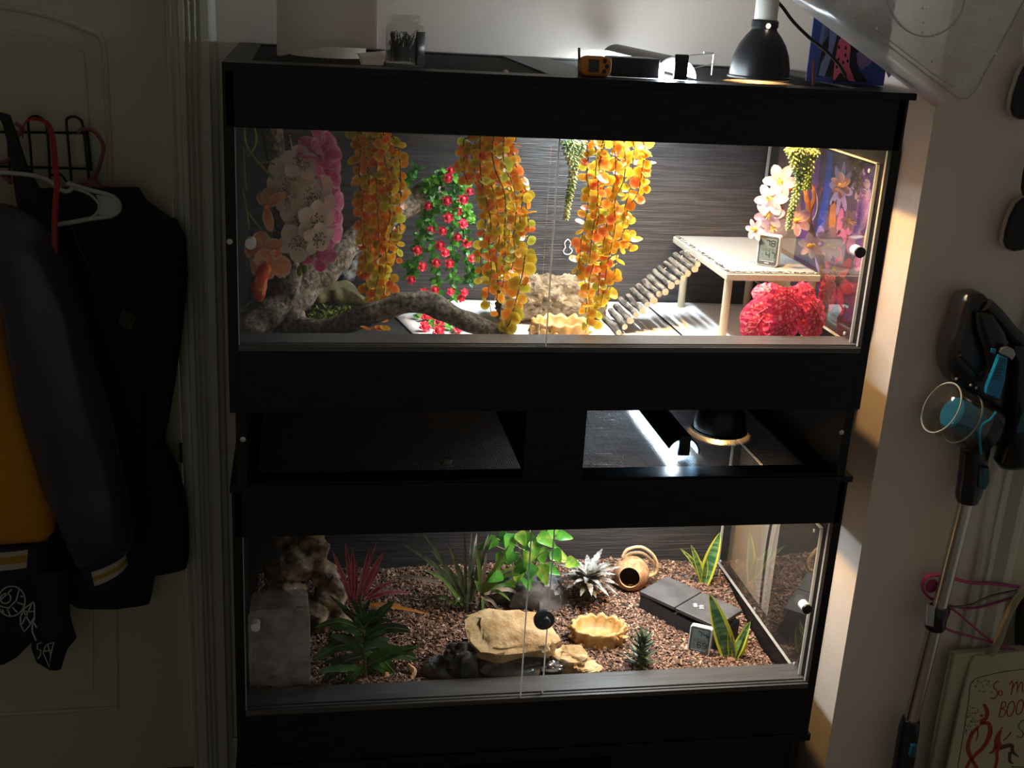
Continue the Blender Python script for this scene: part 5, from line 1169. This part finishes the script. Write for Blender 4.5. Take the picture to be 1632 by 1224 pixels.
# pink hangers and garment
m_pinkh = M('pink_plastic', (.32, .035, .15), r=.4)
def hang(label, runs, Y, r_=.0045, mat=m_pinkh, name='plastic_hanger'):
    t = thing(name, label, 'hanger', at(*runs[0][1][0], Y))
    for nm, pts, rr in runs: MB().tube(spline([at(x, y, Y) for x, y in pts], 6), rr, 8, flat=.6).build(nm, mat, t)
    return t
hh = hang('pink plastic hanger with a round shoulder lobe behind the vacuum wand', [('upper_arm', [(1640,937),(1580,930),(1545,928),(1500,917),(1480,918),(1471,928),(1472,942),(1484,954),(1500,957)], .0055), ('lower_bar', [(1500,957),(1518,966),(1560,968),(1640,944)], .004)], .070)
MB().blob(at(1485, 934, .072), (.015,.004,.017), 0, n=10, m_=16).build('shoulder_lobe', m_pinkh, hh)
hang('pink plastic hanger with crossing bars above the tote bag', [('upper_arm', [(1640,1062),(1570,1014),(1520,972),(1512,978)], .0042), ('lower_bar', [(1512,978),(1506,992),(1512,1004),(1560,1018),(1640,1042)], .0042)], .050)
hang('grey metal hanger bar between the pink hangers', [('bar', [(1512,968),(1548,964),(1580,950),(1640,938)], .004)], .062, mat=M('grey_metal', (.14,.14,.14), r=.35, metal=.7), name='metal_hanger')
o = MB().loft([(at(1621,952,.075), at(1680,950,.075), .03), (at(1619,1000,.075), at(1690,1000,.075), .05), (at(1620,1052,.075), at(1690,1054,.075), .05)], 16, 2.5, .004).build('hanging_garment', m_matte); tag(o, 'black garment hanging at the right edge above the tote bag', 'garment')
# tote bag
m_tote = M('cream_canvas', (.40, .36, .25), r=.85, bump=.4, bs=500, bdist=.0006); m_inkr = M('red_ink', (.26, .022, .014), r=.7); m_inkb = M('brown_ink', (.075, .028, .014), r=.7); m_inkg = M('grey_ink', (.085, .08, .05), r=.7)
t = thing('tote_bag', 'cream canvas tote bag with red lettering and figures at the lower right', 'bag', at(1560, 1200, .04))
Z5 = lambda pts: [(1480+x/6.309, 1030+y/6.309) for x, y in pts]
P = Plane(at(1560, 1150, .02), (1, -.12, 0), (0, .10, 1))
bk = [at(x, y, .045) for x, y in ((1521,1043),(1650,1033),(1650,1300),(1470,1300),(1500,1145))]
MB().prism(bk, (0, .02, 0)).build('back_panel', m_tote, t, smooth=False, bev=.004)
fr_ = [P.px(x, y) for x, y in ((1546,1058),(1552,1046),(1655,1036),(1655,1300),(1490,1300),(1509,1224),(1531,1120))]
mb = MB(); P.poly(mb, fr_, -.010, 0); mb.build('front_panel', m_tote, t, smooth=False, bev=.003)
mb = MB(); mb.tube(spline([at(1578,1044,.035), at(1592,1020,.04), at(1604,985,.045), at(1620,955,.05), at(1640,930,.055)], 5), .011, 8, flat=.25); mb.build('strap', m_tote, t)
def ink(name, strokes, mat, h=.0005):
    mb = MB()
    for pts, w in strokes: P.stroke(mb, [P.px(x, y) for x, y in spline2(Z5(pts))], [q/6.309/830 for q in interp(w if hasattr(w, '__len__') else [w, w], len(spline2(Z5(pts)))-1)], .0001, h)
    mb.build(name, mat, t, smooth=False)
def spline2(pts): return [(q.x, q.y) for q in spline([(x, y, 0) for x, y in pts], 5)]
oval = lambda cx, cy, a, b, rot=0: (lambda e: e+[e[0]])(ell(cx, cy, a, b, rot, 14))
ink('frame_line', [([(1010,215),(960,228),(760,255),(620,285),(440,352),(400,560),(350,880),(300,1180),(290,1300)], 9)], m_inkb)
ink('lettering', [([(712,362),(690,352),(662,380),(655,415),(690,450),(685,500),(650,528),(622,515)], 13), (oval(722,470,20,26), 12), ([(812,385),(838,350),(845,400),(828,492)], 13), ([(832,440),(872,372),(890,360),(893,420),(888,470)], 13), ([(892,430),(925,368),(945,372),(942,440),(960,450)], 13)], m_inkr)
ink('lettering', [([(742,555),(725,630),(706,714)], 13), ([(738,556),(770,560),(772,600),(728,632)], 11), ([(728,632),(768,640),(762,690),(706,716)], 11), (oval(825,628,34,76,.25), 14), (oval(916,612,32,76,.25), 14)], m_inkr)
ink('lettering', [([(980,748),(935,752),(905,800),(925,840),(950,870),(945,905),(915,918),(895,900)], 13)], m_inkg)
ink('dancing_figure', [([(556,580),(588,650),(575,720),(522,765)], (30,52,52,70)), ([(520,690),(545,705)], 30), ([(515,780),(600,775),(618,870),(560,1000),(460,1100),(400,1180),(370,1260)], (40,48,60,52,48,40,40)), ([(505,800),(430,890),(395,1010),(420,1110),(470,1200),(520,1300)], (30,44,54,50,44,44)), ([(490,820),(495,890),(475,950)], (20,16,6))], m_inkr)
ink('reading_figure', [([(728,822),(742,828)], 36), ([(728,845),(700,900),(690,960),(715,1045)], (30,60,80,90)), ([(680,990),(645,1060),(610,1072)], (50,30,20)), ([(750,950),(790,915),(830,862)], (14,14,22)), ([(685,1050),(685,1150),(660,1260)], (44,36,34))], m_inkr)
ink('reading_figure', [([(720,1020),(830,995),(845,1060),(905,1112)], (60,50,40,16)), ([(820,1060),(815,1150),(850,1180)], (44,36,14)), ([(830,1210),(960,1215)], 10)], m_inkb)
mb = MB(); dr = random.Random(9)
for i in range(64):
    s_ = dr.random(); x, y = (dr.uniform(450, 630), dr.uniform(320, 460)) if s_ < .4 else (dr.uniform(395, 500)-60*(s_-.5), 380+s_*520)
    a = dr.uniform(0, PI); q = Z5([(x, y), (x+16*math.cos(a), y+16*math.sin(a))]); P.stroke(mb, [P.px(*p) for p in q], 8/6.309/830, .0001, .0005)
mb.build('printed_specks', m_inkb, t, smooth=False, kind='stuff')
# ================================================================ left side: coats on the door
m_rack = M('rack_wire', (.010, .010, .010), r=.4, metal=.5)
t = thing('hook_rack', 'black wire hook rack mounted on the door', 'rack', at(100, 240, .64))
def w_(nm, pts, Y=.635, r_=.0028): MB().tube(spline([at(x, y, Y) for x, y in pts], 5), r_, 7).build(nm, m_rack, t)
w_('rail', [(-40,210),(50,211),(138,212)]); w_('rail', [(-40,264),(60,267),(145,269)]); w_('frame_end', [(138,206),(142,240),(145,272)], r_=.0035)
for pts in ([(52,290),(49,240),(45,198),(48,188),(58,185),(68,190),(74,200),(78,240),(80,292)], [(114,288),(110,240),(106,196),(109,188),(118,186),(127,190),(132,200),(137,240),(142,290)], [(-14,290),(-16,240),(-18,198),(-10,187),(2,185),(10,196),(14,240),(16,290)]): w_('hook', pts, .628)
w_('hook', [(80,280),(95,277),(108,292)], .60)
def hanger(label, mat, Y, runs, extra=None):
    t = thing('clothes_hanger', label, 'hanger', at(*runs[0][1][0], Y))
    for nm, pts, rr in runs: MB().tube(spline([at(x, y, Y) for x, y in pts], 6), rr, 9).build(nm, mat, t)
    return t
m_pk2 = M('dusty_pink_plastic', (.24, .075, .10), r=.45); m_wh2 = M('white_hanger_plastic', (.46, .46, .41), r=.4)
h1 = hanger('dusty pink plastic hanger hooked on the rack, holding the black jacket', m_pk2, .60, [('hook', [(124,212),(132,206),(146,207),(158,218),(165,234),(162,252),(156,272),(148,288),(142,300)], .0042), ('shoulder', [(110,302),(135,291),(160,300),(200,320)], .0045)])
MB().loft([(at(142,284,.60), at(152,284,.60), .008), (at(128,296,.60), at(164,298,.60), .010)], 14).build('gusset', m_pk2, h1)
hanger('dusty pink plastic hanger at the left edge behind the black strap', m_pk2, .60, [('hook', [(-10,258),(8,258),(20,248),(24,228),(34,205),(24,196)], .0042), ('shoulder', [(-20,262),(0,275),(20,292)], .0055)])
h2 = hanger('white plastic hanger in front of the black jacket', m_wh2, .50, [('upper_arm', [(-10,274),(20,276),(55,280),(78,288),(92,300),(106,305),(113,302),(116,296),(108,292),(140,302),(172,310),(186,318),(191,328),(188,338),(176,345)], .0048), ('lower_arm', [(176,345),(150,348),(110,355),(40,366)], .0052), ('inner_arm', [(116,300),(140,308),(154,320),(158,330),(154,340),(146,346)], .003)])
MB().loft([(at(152,310,.50), at(182,314,.50), .006), (at(160,326,.50), at(190,328,.50), .007), (at(156,342,.50), at(184,342,.50), .006)], 14, 3).build('gusset', m_wh2, h2)
# black jacket
m_jack = M('black_fleece', (.013, .013, .0145), r=.9, bump=.5, bs=120); m_nav = M('dark_leather', (.060, .056, .068), r=.32, c2=(.042, .042, .055), sc_=5, bump=.25, bs=30, bdist=.004); m_gold = M('gold_wool', (.55, .24, .012), r=.95, bump=.5, bs=200)
def L3(rows, Y): return [(at(a, ya, Y), at(b, yb, Y), th) for a, ya, b, yb, th in rows]
t = thing('black_jacket', 'black jacket hanging on the door beside the trim', 'jacket', at(220, 500, .60))
MB().loft(L3([(60,300,222,298,.03),(40,312,236,322,.09),(20,345,286,356,.10),(20,420,290,410,.11),(20,520,280,520,.11),(20,620,262,640,.10),(20,740,248,760,.10),(40,850,262,850,.09),(80,900,250,905,.08),(96,945,242,948,.07),(120,968,238,962,.03)], .60), 30, 2.6, .014, 9).build('body', m_jack, t, sharp=1.2)
MB().loft(L3([(236,338,282,352,.05),(246,380,297,380,.075),(244,440,300,440,.085),(236,520,292,520,.085),(228,600,280,606,.08),(224,700,262,706,.08),(222,760,286,742,.08),(228,830,300,806,.08),(230,885,302,880,.075),(235,915,298,905,.03)], .575), 22, 2.2, .010, 10).build('sleeve', m_jack, t, sharp=1.2)
MB().tube(spline([at(100,345,.53), at(118,370,.528), at(124,390,.526), at(150,440,.52)], 4), .002, 5).build('zipper', M('zip', (.10,.10,.10), r=.4, metal=.6), t)
MB().loft(L3([(244,716,266,708,.02),(244,732,270,728,.03),(246,752,268,752,.02)], .53), 12).build('cuff_strap', m_matte, t)
Pp = Plane(at(200, 510, .522), (1, 0, 0), (0, 0, 1))
mb = MB(); Pp.poly(mb, [Pp.px(x, y) for x, y in ((196,492),(217,504),(209,526),(189,515))], -.004, .0015); mb.build('logo_patch', M('green_patch', (.045, .06, .025), r=.7), t)
mb = MB(); A = Pp.px(192, 500)
for (x0, y0), (dx, dy), n_ in (((197.5,497), (2.6,1.5), 6), ((193.5,508), (2.9,1.6), 5)):
    for k in range(n_):
        bx, by = x0+dx*k, y0+dy*k
        for sg in ([(bx,by),(bx-1.4,by+6)], [(bx,by),(bx+1.7,by+1)], [(bx-.8,by+3),(bx+.9,by+4)])[: 2+(k % 2)]: Pp.stroke(mb, [Pp.px(*q) for q in sg], .0008, .0015, .002)
mb.build('patch_lettering', m_jack, t, smooth=False)
# letterman jacket
t = thing('letterman_jacket', 'letterman jacket with gold body, dark leather sleeve and striped ribbed cuffs at left edge', 'jacket', at(60, 640, .48))
MB().loft(L3([(-120,330,20,360,.06),(-130,420,14,440,.12),(-130,520,24,520,.14),(-130,640,60,640,.14),(-130,740,80,740,.13),(-130,800,92,800,.12),(-130,840,90,842,.11),(-120,866,72,862,.05)], .46), 30, 2.4, .016, 8).build('body', m_gold, t, sharp=1.2)
MB().loft(L3([(-60,322,20,330,.06),(-50,352,62,352,.13),(-10,420,100,410,.15),(2,500,134,490,.15),(14,560,150,560,.15),(30,640,174,640,.14),(50,720,192,720,.13),(72,790,206,790,.12),(92,830,212,836,.12),(104,862,212,868,.11),(122,896,206,880,.08)], .40), 32, 2.2, .016, 10).build('sleeve', m_nav, t, sharp=1.2)
m_rib = M('navy_rib', (.018, .014, .032), r=.9, bump=.8, bs=300, stretch=(1, 1, .05)); m_rw = M('cream_stripe', (.46, .43, .36), r=.9); m_rg = M('gold_stripe', (.40, .23, .03), r=.9)
def band(nm, rows, Y, mat): MB().loft(L3(rows, Y), 24, 2.3).build(nm, mat, t)
band('cuff', [(120,888,206,872,.085),(138,926,206,905,.085),(150,938,206,922,.07)], .405, m_rib)
for k, (f0, f1, m_) in enumerate(((.0,.3,m_rw),(.3,.62,m_rg),(.62,.92,m_rw))):
    lr = lambda f: (136+8*f, 904+24*f, 205+1*f, 876+22*f, .093); band('cuff_stripe', [lr(f0), lr(f1)], .405, m_)
band('hem_band', [(-120,858,76,856,.115),(-120,940,80,900,.115)], .46, m_rib)
for f0, f1, m_ in ((862,869,m_rw),(869,881,m_rg),(881,890,m_rw)): band('hem_stripe', [(-120,f0,73,f0,.122),(-120,f1,73,f1,.122)], .46, m_)
# red lanyard, strap, dark bag, scarf
tag(MB().tube(spline([at(36,218,.58), at(38,200,.57), at(46,191,.56), at(60,190,.56), at(76,198,.55), at(84,222,.50), at(88,262,.42), at(91,290,.41), at(88,330,.40), at(87,370,.39), at(87,412,.385)], 6), .0058, 8, flat=.3).build('red_lanyard', M('red_strap', (.36, .022, .022), r=.6)), 'thin red strap looped over the rack and hanging in front', 'strap')
tag(MB().loft(L3([(-6,178,16,184,.012),(4,200,26,212,.014),(16,250,44,262,.016),(22,290,62,296,.03),(28,330,88,330,.06),(40,380,104,376,.08),(60,430,124,430,.08),(80,480,136,480,.05)], .52), 18, 2.4, .004).build('black_bag', m_matte), 'black bag with a wide strap hanging over the rack behind the leather sleeve', 'bag')
t = thing('printed_scarf', 'black cloth with white round emblems hanging below the gold jacket', 'cloth', at(50, 980, .50))
MB().loft(L3([(-120,880,80,880,.06),(-120,930,112,930,.07),(-120,980,112,985,.07),(-120,1020,60,1015,.06),(-120,1050,30,1046,.05),(-110,1068,8,1060,.02)], .52), 26, 2.4, .010).build('cloth', m_matte, t, sharp=1.2)
MB().loft(L3([(30,900,112,905,.05),(44,960,106,960,.06),(52,1000,116,998,.06),(50,1030,122,1016,.055),(58,1052,106,1036,.04),(78,1066,98,1066,.02)], .50), 22, 2.4, .008).build('cloth_fold', m_matte, t, sharp=1.2)
Ps = Plane(at(30, 980, .464), (1, 0, 0), (0, 0, 1)); Z3 = lambda pts: [(x/5.829, 880+y/5.829) for x, y in pts]; m_wp = M('white_print', (.48, .52, .52), r=.7)
def emb(strokes, w=15):
    mb = MB()
    for pts in strokes: Ps.stroke(mb, [Ps.px(x, y) for x, y in Z3(pts)], w/5.829/840, 0, .0006)
    mb.build('emblem', m_wp, t, smooth=False)
oo = lambda *a: (lambda e: e+[e[0]])(ell(*a))
emb([oo(105,455,128,140,.2,26), oo(52,430,50,45,-.6,16), [(0,500),(80,520),(150,450),(180,340)], [(110,345),(10,440)], [(190,410),(235,410)], [(160,465),(225,490)], [(115,510),(160,560)], [(70,530),(95,590)], [(20,530),(35,560)]])
emb([[(310,460),(230,520),(190,600),(190,670),(225,740),(275,680),(320,600),(320,500),(310,460)], [(215,550),(315,550)], [(225,560),(280,660)], [(300,470),(205,670)]])
emb([[(325,610),(300,680),(300,740),(335,820)], [(318,660),(340,700)]])
emb([[(390,840),(350,850),(345,900),(380,910),(375,960),(350,990)], [(500,835),(430,860),(400,930),(460,1070),(470,960),(500,835)], [(440,850),(470,950)], [(410,920),(480,910)]], 12)
